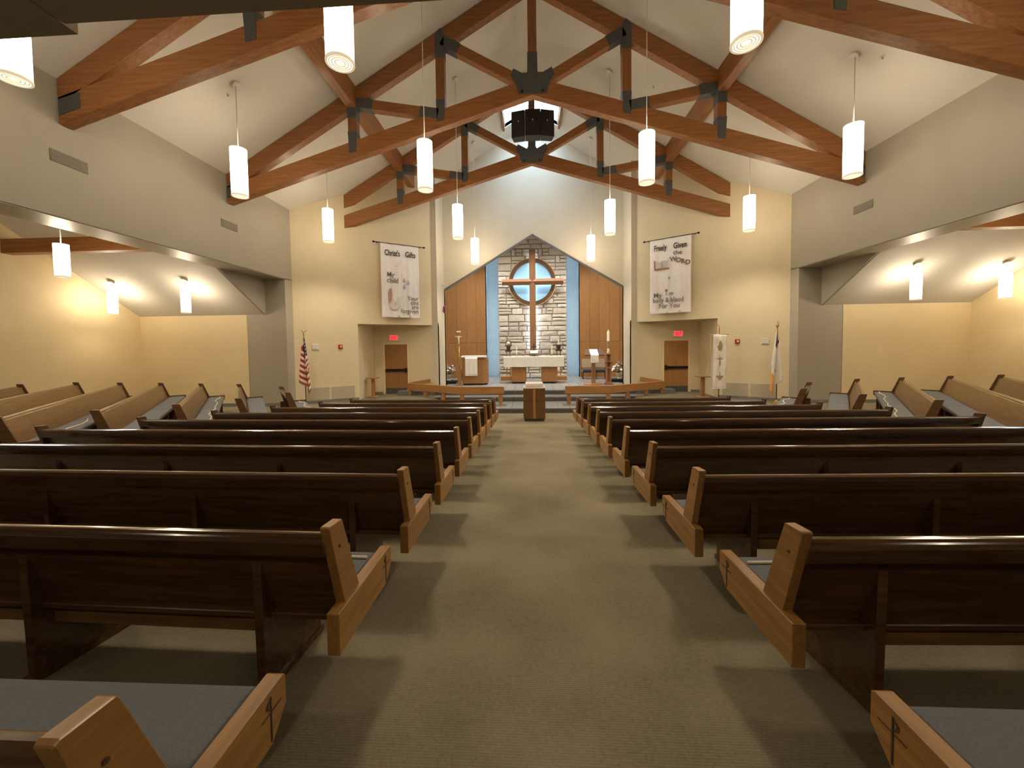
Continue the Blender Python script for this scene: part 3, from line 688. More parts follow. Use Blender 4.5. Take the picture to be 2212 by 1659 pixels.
# ------------------------------------------------------------------ wall fittings
CA, SA = math.cos(ANG), math.sin(ANG)
def wall_frame(s, ax, off, z=0):
    """origin on the angled wall at |x|=ax, local x to the right along it, local -y into the room"""
    n = Vector((-s * SA, -CA, 0)); return (s * ax + n.x * off, aw(ax) + n.y * off, z), -s * ANG
for s in (-1, 1):
    S = SIDE[s]
    # low return-air grilles
    for a, b, q in ((8.12, 7.52, 'beside the flag'), (7.46, 6.80, 'beside the door alcove')):
        L = (a - b) / CA; loc, rz = wall_frame(s, (a + b) / 2, .002, -.08)
        t = thing('wall_vent', 'flat tan vent panel low on %s banner wall %s' % (S, q), 'vent', loc, rz, 'low wall vents')
        box('frame', (-L / 2, L / 2), (-.02, 0), (-.24, .24), 'vent_tan', t, .006)
        for k in range(9): box('louvre', (-L / 2 + .03, L / 2 - .03), (-.026, -.018), (-.215 + k * .05, -.185 + k * .05), 'vent_tan', t)
    loc, rz = wall_frame(s, 7.18, .002, 1.62)
    t = thing('fire_alarm', 'small red fire alarm with white strobe on %s banner wall' % S, 'alarm', loc, rz, 'fire alarms')
    box('body', (-.075, .075), (-.05, 0), (-.075, .075), 'red_plastic', t, .01)
    box('strobe', (-.01, .045), (-.062, -.045), (-.03, .04), 'white_metal', t, .006)
    loc, rz = wall_frame(s, 7.86, .002, 1.62)
    t = thing('wall_speaker', 'square white wall plate beside the flag on %s banner wall' % S, 'wall plate', loc, rz, 'white wall plates')
    box('plate', (-.12, .12), (-.03, 0), (-.11, .11), 'white_metal', t, .012); box('face', (-.095, .095), (-.036, -.028), (-.085, .085), 'marble_white', t, .006)
    # high supply grilles
    for yc in ((6.74, 10.46) if s < 0 else (10.46,)):
        t = thing('supply_grille', 'long bronze air grille high on %s upper wall %s' % (S, 'near the nearest truss' if yc < 8 else 'below the middle truss end'), 'vent', (s * WX, yc, 4.99), 0, 'high air grilles')
        x0, x1 = sorted((0, -s * .012))
        box('frame', (x0, x1), (-.29, .29), (-.105, .105), 'grille_tan', t, .003)
        x0, x1 = sorted((-s * .010, -s * .018))
        for k in range(6): box('slat', (x0, x1), (-.27, .27), (-.09 + k * .032, -.072 + k * .032), 'grille_tan', t)
    # door
    d = struct(box('door_%d' % (1 if s < 0 else 2), (s * 5.8 - .48, s * 5.8 + .48), (YD - .03, YD - .002), (ZT2, 1.69), 'door_wood', None, .003), 'brown veneer door under the %s exit sign' % S)
    box('kick_plate', (s * 5.8 - .46, s * 5.8 + .46), (YD - .036, YD - .028), (ZT2 + .02, ZT2 + .25), 'steel_grey', d)
    pb = box('push_bar', (s * 5.8 - .46, s * 5.8 + .46), (YD - .11, YD - .05), (.56, .66), 'black_metal', d, .01)
    box('bar_end', (s * 5.8 - .46, s * 5.8 - .38) if s > 0 else (s * 5.8 + .38, s * 5.8 + .46), (YD - .12, YD - .03), (.52, .70), 'black_metal', d, .01)
    for a, b, c, e in ((-.56, -.48, ZT2, 1.78), (.48, .56, ZT2, 1.78), (-.48, .48, 1.69, 1.78)): box('frame', (s * 5.8 + a, s * 5.8 + b), (YD - .04, YD - .001), (c, e), 'paint_gold', d, .004)
    # exit sign
    t = thing('exit_sign', 'lit red exit sign above the %s side door' % S, 'exit sign', (s * 5.88, YD, 1.98), 0, 'exit signs')
    box('housing', (-.20, .20), (-.05, 0), (-.13, .13), 'white_metal', t, .008)
    box('face', (-.165, .165), (-.056, -.048), (-.10, .10), 'exit_red', t)
    text('lettering', 'EXIT', .20, (0, -.058, -.072), 'exit_letters', t, .004, xs=.62)
    # banner
    loc, rz = wall_frame(s, 5.33, .16, 0)
    nm = ("long white banner reading Christ's Gifts on the left angled wall" if s < 0 else 'long white banner reading Freely Given on the right angled wall')
    t = thing('wall_banner', nm, 'banner', loc, rz)
    W, ZT, ZBt = .75, 5.60, 2.76
    nu, nv = 36, 26
    def fold(u, v): return -.012 * math.sin(u * 19) * (.3 + v) - .01 * math.sin(u * 43 + 1.3) * v - .01 * v
    V = [((u / nu * 2 - 1) * W, fold(u / nu, v / nv) - .0, lerp(ZT, ZBt, v / nv)) for v in range(nv + 1) for u in range(nu + 1)]
    Fc = [(j * (nu + 1) + i, j * (nu + 1) + i + 1, (j + 1) * (nu + 1) + i + 1, (j + 1) * (nu + 1) + i) for j in range(nv) for i in range(nu)]
    cl = raw('cloth', V, Fc, 'banner_cloth', t, smooth=True, fix=False)
    md = cl.modifiers.new('thick', 'SOLIDIFY'); md.thickness = .004
    box('hem', (-W, W), (-.03, -.012), (ZBt - .01, ZBt + .07), 'banner_cloth', t, .004)
    rod = tube('rod', [(-W - .22, 0, ZT + .01), (W + .22, 0, ZT + .01)], .016, 'black_metal', t)
    for e in (-1, 1):
        f = lathe('finial', [(.008, -.05), (.035, -.02), (.04, 0), (.03, .03), (.008, .05)], 'black_metal', rod, 10); f.location = (e * (W + .24), 0, ZT + .01); f.rotation_euler = (0, PI / 2, 0)
        beam('bracket', (e * (W + .10), 0, ZT + .01), (e * (W + .10), .15, ZT + .01), .02, .02, 'black_metal', rod, bev=0)
    yy = -.036
    if s < 0:
        text('lettering', "Christ's", .31, (-.60, yy, 5.14), 'ink_brown', t, .007, 'LEFT', .62)
        text('lettering', 'Gifts', .31, (.20, yy, 5.14), 'ink_brown', t, .007, 'LEFT', .70)
        text('lettering', 'My', .27, (-.53, yy, 4.33), 'ink_soft', t, .001, 'LEFT', .9)
        text('lettering', 'child', .27, (-.54, yy, 4.10), 'ink_soft', t, .003, 'LEFT', .9)
        for z, wd in ((3.44, 'Your'), (3.27, 'sins'), (3.10, 'are'), (2.93, 'forgiven')): text('lettering', wd, .24, (.70, yy, z), 'ink_soft', t, .002, 'RIGHT', .92)
        for k, (x, z, mt) in enumerate(((.14, 4.20, 'ink_tan'), (.30, 4.12, 'ink_blue'), (.14, 3.95, 'ink_blue'))):
            flat('water_drop', [(x, z + .11), (x + .045, z), (x + .055, z - .035), (x + .03, z - .07), (x - .03, z - .07), (x - .055, z - .035), (x - .045, z)], yy, mt, t)
        flat('arm', [(-.43, 3.86), (-.36, 3.88), (-.34, 3.6), (-.38, 3.35), (-.47, 3.30), (-.49, 3.72)], yy, 'ink_tan', t)
        flat('shell', [(-.47, 3.17), (-.34, 3.50), (-.24, 3.33), (-.03, 3.55), (-.02, 3.20), (-.18, 3.06), (-.33, 3.05)], yy - .004, 'marble_white', t)
        flat('shell_shadow', [(-.47, 3.17), (-.33, 3.05), (-.18, 3.06), (-.02, 3.20), (-.02, 3.17), (-.18, 3.03), (-.33, 3.02)], yy, 'ink_mid', t)
        flat('shell_fold', [(-.27, 3.20), (-.21, 3.33), (-.18, 3.30), (-.22, 3.2)], yy - .009, 'ink_pale', t)
        for k in range(9):
            a = 2.0 + k * .28; flat('ray', [(.2 + .2 * math.cos(a), 4.62 + .2 * math.sin(a)), (.2 + .42 * math.cos(a - .02), 4.62 + .42 * math.sin(a - .02)), (.2 + .42 * math.cos(a + .02), 4.62 + .42 * math.sin(a + .02))], yy, 'ink_pale', t)
    else:
        text('lettering', 'Freely', .31, (-.60, yy, 5.17), 'ink_brown', t, .007, 'LEFT', .62)
        text('lettering', 'Given', .31, (.12, yy, 5.17), 'ink_brown', t, .007, 'LEFT', .66)
        text('lettering', 'the', .25, (.28, yy, 4.93), 'ink_soft', t, .003)
        for ch, x, z in (('W', .12, 4.70), ('O', .31, 4.64), ('R', .47, 4.58), ('D', .64, 4.52)): text('lettering', ch, .24, (x, yy, z), 'ink_soft', t, .007)
        flat('book_cover', [(-.60, 4.80), (-.56, 4.80), (-.54, 4.48), (-.02, 4.48), (-.02, 4.42), (-.58, 4.42)], yy, 'ink_red', t)
        flat('book_page', [(-.52, 4.74), (-.31, 4.74), (-.31, 4.50), (-.52, 4.50)], yy, 'ink_pale', t); flat('book_page', [(-.26, 4.76), (-.07, 4.76), (-.07, 4.52), (-.26, 4.52)], yy, 'ink_pale', t)
        flat('ribbon', [(-.30, 4.78), (-.28, 4.78), (-.27, 4.40), (-.29, 4.40)], yy - .004, 'ink_mid', t)
        flat('heart', [(-.06, 4.10), (-.02, 4.02), (.02, 4.10), (.0, 4.14), (-.02, 4.12), (-.04, 4.14)], yy, 'ink_mid', t)
        flat('chalice', [(-.18, 3.66), (-.08, 3.66), (-.10, 3.56), (-.12, 3.55), (-.12, 3.46), (-.08, 3.44), (-.17, 3.44), (-.14, 3.46), (-.14, 3.55), (-.16, 3.56)], yy, 'ink_red', t)
        flat('bread', ellipse(.05, 3.49, .09, .045), yy, 'ink_mid', t)
        text('lettering', 'My', .26, (-.62, yy, 3.37), 'ink_soft', t, .002, 'LEFT'); text('lettering', 'body & blood', .26, (-.64, yy, 3.17), 'ink_soft', t, .002, 'LEFT', .80)
        text('lettering', 'For You', .26, (-.02, yy, 2.95), 'ink_soft', t, .002, 'CENTER', .9)
    # credence stand
    x, y = (s * 6.40, 15.05) if s < 0 else (6.12, 14.35)
    zf = floor_z(x, y)
    t = thing('side_stand', 'small wooden pedestal stand before the %s door alcove' % S, 'stand', (x, y, zf), 0, 'pedestal stands')
    box('top', (-.22, .22), (-.18, .18), (.75, .785), 'oak', t, .006); box('post', (-.055, .055), (-.055, .055), (.04, .75), 'oak_up', t, .006); box('foot', (-.22, .22), (-.16, .16), (0, .04), 'oak', t, .008)

# sprinkler heads
for k, (x, y, z, q) in enumerate(((-6.85, 8.6, roof(6.85), 'left slope beside the outer pendant'), (6.95, 8.3, roof(6.95), 'right slope beside the outer pendant'), (-.5, 9.3, roof(.5), 'left slope near the ridge'), (.75, 9.2, roof(.75), 'right slope near the ridge'), (-11.9, 10.2, tz(10.2), 'left transept ceiling'), (11.9, 10.2, tz(10.2), 'right transept ceiling'), (3.6, 12.0, roof(3.6), 'right slope behind the middle truss'))):
    t = thing('sprinkler_head', 'tiny sprinkler head on the ' + q, 'sprinkler', (x, y, z - .002))
    lathe('plate', [(.045, -.012), (.045, 0)], 'white_metal', t, 12); lathe('nozzle', [(.012, -.05), (.02, -.012)], 'chrome', t, 8)

# loudspeaker cluster
t = thing('loudspeaker_cluster', 'black triple loudspeaker hanging on chains below the skylight', 'loudspeaker', (0.02, 12.3, 8.08))
box('cabinet', (-.24, .24), (-.02, .34), (0, .80), 'black_box', t, .01)
for s in (-1, 1):
    prism('cabinet', [(s * .245, 0, 0), (s * .67, .10, 0), (s * .60, .40, 0), (s * .245, .34, 0)], (0, 0, .80), 'black_box', t, .01)
    tube('chain', [(s * .31, .2, .79), (s * .31, .2, 1.02)], .008, 'steel_grey', t, 6)
    tube('chain_link', [(s * .31 + .035 * math.cos(a), .2, 1.12 + .10 * math.sin(a)) for a in [k * PI / 6 for k in range(12)]], .011, 'steel_grey', t, 6, True)
    tube('chain', [(s * .31, .2, 1.22), (s * .31, .2, 1.98)], .008, 'steel_grey', t, 6)
beam('hanger_bar', (-.36, .2, 2.0), (.36, .2, 2.0), .05, .05, 'steel_grey', t, bev=0)
beam('hanger_pipe', (-.02, Y1 + TH - 12.3, 2.05), (-.02, Y1 + BAY - 12.3, 2.05), .05, .05, 'steel_grey', t, bev=0)
for x, y in ((-.45, .03), (0, -.03), (.45, .03)): box('badge', (x - .012, x + .012), (y - .004, y), (.44, .49), 'white_metal', t)

# ------------------------------------------------------------------ cross and round window
t = thing('round_window', 'round pale blue window with dark rim behind the cross', 'window', (0.0, SY - .09, 5.04))
def ring(name, ro, ri, ya, yb, mat, par, n=48):
    pr = [(ro, ya), (ro, yb), (ri, yb), (ri, ya)]; V, Fc = [], []
    for k in range(n):
        a = 2 * PI * k / n
        for r, y in pr: V.append((r * math.cos(a), y, r * math.sin(a)))
    for k in range(n):
        for i in range(4): Fc.append((k * 4 + i, k * 4 + (i + 1) % 4, ((k + 1) % n) * 4 + (i + 1) % 4, ((k + 1) % n) * 4 + i))
    return auto_s(raw(name, V, Fc, mat, par, True))
def auto_s(o): auto_smooth(o); return o
rim = ring('rim', 1.29, 1.06, -.06, .14, 'chair_wood', t); ring('rim_bead', 1.30, 1.27, -.075, -.05, 'brass', rim)
V = [(1.08 * math.cos(2 * PI * k / 48), .02, 1.08 * math.sin(2 * PI * k / 48)) for k in range(48)]
prism('pane', V, (0, .03, 0), 'window_blue', t)
CY = 21.08
t = thing('wall_cross', 'tall wooden cross standing in front of the round window', 'cross', (0.015, CY, 1.30))
def ridge_bar(name, a, b, half, axis):
    """bar with a ridged front, square back"""
    prof = [(-half, .10), (-half, -.03), (0, -.15), (half, -.03), (half, .10)]
    if axis == 'z': pts = [(p[0], p[1], a) for p in prof]; vec = (0, 0, b - a)
    else: pts = [(a, p[1], p[0] + 3.72) for p in prof]; vec = (b - a, 0, 0)
    return prism(name, pts, vec, 'cross_wood', t, .006)
up = ridge_bar('upright', 0, 5.43, .17, 'z'); ar = ridge_bar('crossbar', -1.64, 1.66, .165, 'x')
box('light_strip', (-.05, .05), (.105, .125), (.1, 5.2), 'led_cool', up)
for a, b in ((-1.5, -.25), (.25, 1.5)): box('light_strip', (a, b), (.105, .125), (3.67, 3.77), 'led_cool', ar)
for x in (-1.16, 1.16): beam('bracket', (x, .05, 3.72), (x, .33, 3.72), .05, .05, 'brass', ar, bev=0)
beam('bracket', (0, .05, 4.95), (0, .33, 4.95), .05, .05, 'brass', up, bev=0); beam('bracket', (0, .05, .6), (0, .33, .6), .05, .05, 'brass', up, bev=0)
# ------------------------------------------------------------------ altar
t = thing('altar', 'wooden altar table on two block pedestals', 'altar', (.02, 18.35, ZP))
for x in (-.715, .725):
    p = box('pedestal', (x - .355, x + .355), (0, .8), (.07, .80), 'oak_up', t, .008); box('toe_kick', (x - .32, x + .32), (.03, .77), (0, .07), 'black_box', p)
box('table_top', (-1.42, 1.42), (-.10, .95), (.80, 1.25), 'oak', t, .01)
bmf = bmesh.new()
def cloth_panel(p0, p1, z0, z1, nrm, n=40, m=8, amp=.012):
    V = []
    for j in range(m + 1):
        for i in range(n + 1):
            u = i / n; v = j / m; f = amp * v * (math.sin(u * 31) + .6 * math.sin(u * 67 + 2) + .5 * math.sin(u * 15 + v * 5))
            V.append(bmf.verts.new((lerp(p0[0], p1[0], u) + nrm[0] * (f + .012), lerp(p0[1], p1[1], u) + nrm[1] * (f + .012), lerp(z1, z0, v) - .006 * v * math.sin(u * 25))))
    for j in range(m):
        for i in range(n): bmf.faces.new([V[j * (n + 1) + i], V[j * (n + 1) + i + 1], V[(j + 1) * (n + 1) + i + 1], V[(j + 1) * (n + 1) + i]])
cloth_panel((-1.43, -.11), (1.43, -.11), .795, 1.262, (0, -1)); cloth_panel((1.43, -.11), (1.43, .96), .62, 1.262, (1, 0), 12); cloth_panel((-1.43, .96), (-1.43, -.11), .62, 1.262, (-1, 0), 12)
cloth_panel((1.43, .96), (-1.43, .96), .795, 1.262, (0, 1))
bm_box(bmf, (-1.44, 1.44), (-.12, .97), (1.252, 1.268)); bmesh.ops.remove_doubles(bmf, verts=bmf.verts[:], dist=.001)
o = from_bm('altar_cloth', bmf, 'white_cloth', None, True); o.location = (.02, 18.35, ZP); tag(o, 'white linen cloth draped over the wooden altar', 'altar cloth'); auto_smooth(o, .8)
ZA = ZP + 1.27
for x, q in ((-.80, 'left'), (.90, 'right')):
    t = thing('altar_candle', 'white candle in brass holder on the %s half of the altar' % q, 'candle', (x, 18.75, ZA), 0, 'altar candles')
    lathe('holder', [(.07, 0), (.07, .015), (.02, .03), (.02, .09), (.045, .10), (.045, .12)], 'brass', t, 16); lathe('wax', [(.024, .11), (.022, .52)], 'candle_wax', t, 12); tube('wick', [(0, 0, .52), (0, 0, .54)], .003, 'black_box', t, 5)
t = thing('book_stand', 'brown bookstand with open book on the altar centre', 'book stand', (.04, 18.7, ZA + .012))
beam('leg', (-.2, 0, 0), (0.05, .1, .13), .03, .03, 'chair_wood', t, bev=0); beam('leg', (.2, 0, 0), (-.05, .1, .13), .03, .03, 'chair_wood', t, bev=0)
prism('desk', [(-.22, -.10, .10), (.22, -.10, .10), (.22, .15, .24), (-.22, .15, .24)], (0, -.006, .02), 'chair_wood', t, .003)
prism('book', [(-.19, -.08, .135), (.19, -.08, .135), (.19, .13, .255), (-.19, .13, .255)], (0, -.008, .03), 'candle_wax', t, .006)
t = thing('altar_cross', 'small dark standing cross behind the altar bookstand', 'cross', (.04, 19.1, ZA))
box('foot', (-.09, .09), (-.06, .06), (0, .05), 'chair_wood', t, .006); box('upright', (-.025, .025), (-.02, .02), (.05, .62), 'chair_wood', t, .003); box('crossbar', (-.15, .15), (-.02, .02), (.44, .49), 'chair_wood', t, .003)
for x in (-.36, .44):
    o = thing('altar_vessel', 'low white dish on the altar %s of the bookstand' % ('left' if x < 0 else 'right'), 'dish', (x, 18.75, ZA)); lathe('bowl', [(.04, 0), (.05, .01), (.09, .04), (.085, .045), (.045, .018), (.002, .016)], 'marble_white', o, 16); lathe('foot_ring', [(.035, 0), (.045, .004)], 'brass', o, 12)
# processional torches behind the altar
for x, q in ((-1.28, 'left'), (1.33, 'right')):
    t = thing('torch_stand', 'wooden torch stand behind the %s end of the altar' % q, 'torch stand', (x, 20.2, ZP), 0, 'torch stands')
    box('base', (-.40, .24) if x < 0 else (-.24, .40), (-.2, .2), (0, .22), 'oak', t, .01)
    for a in (-.09, .09): box('post', (a - .028, a + .028), (-.03, .03), (.2, 1.55), 'oak_up', t, .004)
    box('crosspiece', (-.17, .17), (-.05, .05), (1.50, 1.58), 'chair_wood', t, .006); box('crosspiece', (-.30, .30) if x > 0 else (-.2, .2), (-.04, .04), (1.78, 1.84), 'chair_wood', t, .006)
    lathe('cup', [(.04, 1.55), (.09, 1.62), (.13, 1.82), (.12, 1.83), (.03, 1.70)], 'chair_wood', t, 14)
    if x > 0: lathe('wax', [(.028, 1.75), (.026, 2.12)], 'candle_wax', t, 10)
    else:
        tube('hoop', [(.15 * math.cos(a), 0, 1.93 + .15 * math.sin(a)) for a in [k * PI / 8 for k in range(16)]], .02, 'chair_wood', t, 6, True); lathe('globe', [(.01, 1.84), (.07, 1.87), (.09, 1.93), (.07, 1.99), (.01, 2.02)], 'marble_white', t, 12)

# ------------------------------------------------------------------ pulpit, lectern, candle, chairs
t = thing('pulpit', 'boxy oak pulpit with a white cloth over its top', 'pulpit', (-2.73, 17.75, ZP))
prism('body', [(-.56, 0, .07), (.40, 0, .07), (.58, .22, .07), (.58, .75, .07), (-.56, .75, .07)], (0, 0, 1.16), 'oak_up', t, .01)
prism('plinth', [(-.52, .04, 0), (.38, .04, 0), (.54, .24, 0), (.54, .72, 0), (-.52, .72, 0)], (0, 0, .07), 'black_box', t)
box('top_board', (-.60, .52), (-.03, .78), (1.23, 1.27), 'oak', t, .008)
o = thing('pulpit_cloth', 'white parament hanging down the front of the oak pulpit', 'parament', (-2.73, 17.75, ZP))
box('top_cover', (-.61, .53), (-.045, .5), (1.271, 1.36), 'white_cloth', o, .02)
V = [((i / 14 * .58 - .43), -.05 - .006 * math.sin(i * 1.3) * (j / 8), 1.30 - j / 8 * .86) for j in range(9) for i in range(15)]
cl = raw('hanging', V, [(j * 15 + i, j * 15 + i + 1, (j + 1) * 15 + i + 1, (j + 1) * 15 + i) for j in range(8) for i in range(14)], 'white_cloth', o, True, False); cl.modifiers.new('thick', 'SOLIDIFY').thickness = .006
box('hem', (-.43, .15), (-.062, -.048), (.44, .475), 'white_cloth', o, .004)
t = thing('processional_crucifix', 'tall processional crucifix in an oak stand beside the pulpit', 'crucifix', (-3.42, 17.72, ZP))
box('stand', (-.08, .08), (-.08, .08), (.05, .76), 'oak_up', t, .008); box('foot', (-.15, .15), (-.15, .15), (0, .05), 'oak', t, .008); box('collar', (-.10, .10), (-.10, .10), (.70, .76), 'oak', t, .006)
tube('staff', [(0, 0, .7), (0, 0, 1.78)], .022, 'brass', t); lathe('knop', [(.02, 1.72), (.05, 1.78), (.02, 1.84)], 'brass', t, 12)
cx = box('cross_upright', (-.022, .022), (-.012, .012), (1.80, 2.50), 'cross_wood', t, .003); box('crossbar', (-.19, .19), (-.012, .012), (2.22, 2.27), 'cross_wood', t, .003)
box('scroll', (-.10, .10), (-.03, -.012), (2.44, 2.51), 'marble_white', t, .01)
# carved figure: one continuous mesh
bmf = bmesh.new()
sk = bpy.data.meshes.new('corpus'); fv = [(0, -.04, 2.07), (0, -.045, 2.15), (0, -.045, 2.22), (0, -.06, 2.30), (-.08, -.035, 2.25), (-.17, -.025, 2.27), (.08, -.035, 2.25), (.17, -.025, 2.27), (-.02, -.055, 1.98), (-.01, -.035, 1.88), (.02, -.055, 1.98), (.01, -.035, 1.88)]
sk.from_pydata(fv, [(0, 1), (1, 2), (2, 3), (2, 4), (4, 5), (2, 6), (6, 7), (0, 8), (8, 9), (0, 10), (10, 11)], []); so = bpy.data.objects.new('corpus', sk); col.objects.link(so)
so.modifiers.new('skin', 'SKIN'); so.modifiers.new('sub', 'SUBSURF').levels = 1
for i, r in enumerate((.035, .04, .042, .028, .016, .011, .016, .011, .02, .014, .02, .014)): sk.skin_vertices[0].data[i].radius = (r, r)
sk.skin_vertices[0].data[0].use_root = True
bpy.context.view_layer.update(); me = bpy.data.meshes.new_from_object(so.evaluated_get(bpy.context.evaluated_depsgraph_get())); bpy.data.objects.remove(so)
me.materials.clear(); me.materials.append(MATS['figure_ivory']); so = bpy.data.objects.new('corpus', me); col.objects.link(so); so.parent = t
bmf.free()

t = thing('lectern', 'slim oak reading lectern with sloped dark top', 'lectern', (2.70, 17.6, ZP))
lathe('base', [(.42, 0), (.42, .03), (.38, .05), (.05, .055)], 'oak', t, 24)
for a in (-.05, .05): box('post', (a - .035, a + .035), (-.04, .04), (.05, 1.05), 'oak_up', t, .006)
box('neck', (-.09, .09), (-.09, .09), (.98, 1.22), 'oak_up', t, .006)
prism('desk', [(-.42, -.20, 1.30), (.46, -.20, 1.30), (.42, .28, 1.56), (-.34, .28, 1.56)], (0, -.02, .045), 'chair_wood', t, .006)
o = thing('lectern_cloth', 'white parament hanging over the front of the slim lectern', 'parament', (2.70, 17.6, ZP))
V = [((i / 8 * .36 - .16), -.235 - .008 * math.sin(i * 1.6) * (j / 8), 1.345 - j / 8 * .36) for j in range(9) for i in range(9)]
cl = raw('hanging', V, [(j * 9 + i, j * 9 + i + 1, (j + 1) * 9 + i + 1, (j + 1) * 9 + i) for j in range(8) for i in range(8)], 'white_cloth', o, True, False); cl.modifiers.new('thick', 'SOLIDIFY').thickness = .006
prism('top_cover', [(-.16, -.235, 1.347), (.20, -.235, 1.347), (.20, .22, 1.585), (-.16, .22, 1.585)], (0, -.003, .008), 'white_cloth', o)
V2 = [(x, y, z) for x, y, z in ((-.09, -.246, 1.12), (0, -.246, 1.09), (.11, -.246, 1.12), (.10, -.246, 1.13), (0, -.246, 1.105), (-.08, -.246, 1.13))]
prism('embroidery', V2, (0, -.003, 0), 'ink_pale', o)
t = thing('paschal_candle', 'tall white paschal candle on an open oak stand beside the lectern', 'candle', (3.37, 17.6, ZP))
box('foot', (-.17, .17), (-.17, .17), (0, .07), 'oak', t, .008); box('foot_step', (-.12, .12), (-.12, .12), (.07, .14), 'oak', t, .008)
for a in (-.085, .085): box('side', (a - .03, a + .03), (-.1, .1), (.14, 1.35), 'oak_up', t, .005)
for z in (.72, 1.0): box('tie', (-.06, .06), (-.08, .08), (z, z + .07), 'oak_up', t, .004)
box('inner_panel', (-.055, .055), (.0, .02), (.14, 1.35), 'ink_red', t); box('cross_arm', (-.17, .17), (-.115, -.10), (.965, 1.0), 'chair_wood', t)
box('cap', (-.15, .15), (-.13, .13), (1.35, 1.39), 'oak', t, .008); lathe('cup', [(.08, 1.39), (.08, 1.44), (.06, 1.46)], 'brass', t, 16)
wx = lathe('wax', [(.058, 1.44), (.055, 2.38), (.03, 2.42)], 'candle_wax', t, 16); lathe('decal', [(.0595, 1.62), (.0585, 1.95)], 'ink_gold', wx, 16, caps=False); lathe('flame_follower', [(.035, 2.41), (.03, 2.46), (.008, 2.49)], 'brass', t, 12)
def chair(x, y, rz, label):
    t = thing('clergy_chair', label, 'chair', (x, y, ZP), rz, 'clergy chairs')
    box('seat', (-.29, .29), (-.28, .26), (.40, .50), 'navy_vinyl', t, .02, 2)
    prism('backrest', [(-.28, .24, .58), (.28, .24, .58), (.28, .32, 1.04), (-.28, .32, 1.04)], (0, .05, 0), 'beige_fabric', t, .012)
    for a in (-.27, .27):
        box('leg', (a - .025, a + .025), (-.26, -.21), (0, .41), 'chair_wood', t, .004)
        prism('leg', [(a - .025, .24, 0), (a + .025, .24, 0), (a + .025, .33, 1.06), (a - .025, .33, 1.06)], (0, .05, 0), 'chair_wood', t, .004)
    for a in (-.27, .27): box('side_rail', (a - .02, a + .02), (-.24, .26), (.34, .40), 'chair_wood', t, .003)
    box('front_rail', (-.27, .27), (-.26, -.22), (.34, .40), 'chair_wood', t, .003)
chair(2.90, 20.7, PI, 'clergy chair with navy seat and beige back, directly behind the lectern')
chair(3.58, 20.7, PI, 'clergy chair with navy seat and beige back, behind the paschal candle')
chair(-3.45, 20.3, PI + .1, 'clergy chair with beige back behind the processional crucifix')
for o in [q for q in col.objects if q.name.startswith('clergy_chair')]: o.rotation_euler.z -= PI
# flowers
def bouquet(x, y, q, seed):
    t0 = thing('flower_plinth', 'low black plinth under the %s flower vase' % q, 'plinth', (x, y, ZP), 0, 'flower plinths')
    box('block', (-.42, .42), (-.32, .32), (0, .12), 'black_box', t0, .01); box('lip', (-.44, .44), (-.34, .34), (.12, .145), 'black_box', t0, .006)
    t = thing('flower_vase', 'white vase of white and purple flowers %s' % ('before the left veneer wall' if x < 0 else 'beside the right chancel corner'), 'flowers', (x, y, ZP + .145), 0, 'flower vases')
    lathe('vase', [(.07, 0), (.08, .01), (.04, .06), (.09, .16), (.11, .22), (.09, .23), (.03, .1)], 'marble_white', t, 16)
    r = random.Random(seed)
    for k in range(26):
        a = r.uniform(0, 2 * PI); el = r.uniform(.1, 1.4); d = r.uniform(.2, .30)
        p = Vector((d * math.cos(a) * math.cos(el), d * .8 * math.sin(a) * math.cos(el), .30 + d * math.sin(el) * 1.15))
        tube('stem', [(0, 0, .18), p], .004, 'leaf_green', t, 4)
        mt = 'flower_purple' if k % 6 == 0 else 'flower_white'
        V, Fc = [tuple(p)], []
        R_ = r.uniform(.05, .075); ax = (p - Vector((0, 0, .2))).normalized(); e1 = ax.orthogonal().normalized(); e2 = ax.cross(e1)
        n = 10
        for i in range(n):
            an = 2 * PI * i / n; rr = R_ if i % 2 else R_ * .55; V.append(tuple(p + (e1 * math.cos(an) + e2 * math.sin(an)) * rr + ax * (.03 if i % 2 else .01)))
        V.append(tuple(p - ax * .03))
        for i in range(n): Fc.append((0, 1 + i, 1 + (i + 1) % n)); Fc.append((n + 1, 1 + (i + 1) % n, 1 + i))
        raw('blossom', V, Fc, mt, t)
    for k in range(8):
        a = r.uniform(0, 2 * PI); p = Vector((.2 * math.cos(a), .16 * math.sin(a), .24)); q2 = p * 1.35
        raw('leaf', [(0, 0, .2), tuple(p + Vector((-.03 * math.sin(a), .03 * math.cos(a), .03))), tuple(q2), tuple(p + Vector((.03 * math.sin(a), -.03 * math.cos(a), .03)))], [(0, 1, 2, 3)], 'leaf_green', t)
bouquet(-4.15, 18.75, 'left', 5); bouquet(4.13, 18.9, 'right', 9)
for o in list(col.objects):
    if o.name.startswith('flower_vase'): o.scale = (1.3, 1.3, 1.25)

# sanctuary lamp on the left return wall
t = thing('sanctuary_lamp', 'small purple hanging lamp on a white bracket at the chancel corner', 'lamp', (-4.06, 17.0, 3.05))
beam('bracket', (0, 0, 1.12), (.16, -.02, 1.24), .02, .02, 'white_metal', t, bev=0); tube('cord', [(.15, -.02, 1.24), (.15, -.02, .32)], .006, 'brass', t, 6)
lathe('glass', [(.02, 0), (.05, .08), (.055, .26), (.03, .32)], 'glass_purple', t, 12).location = (.15, -.02, 0)
lathe('cap', [(.04, 1.2), (.05, 1.24), (.01, 1.3)], 'white_metal', t, 10).location = (.15, -.02, 0)

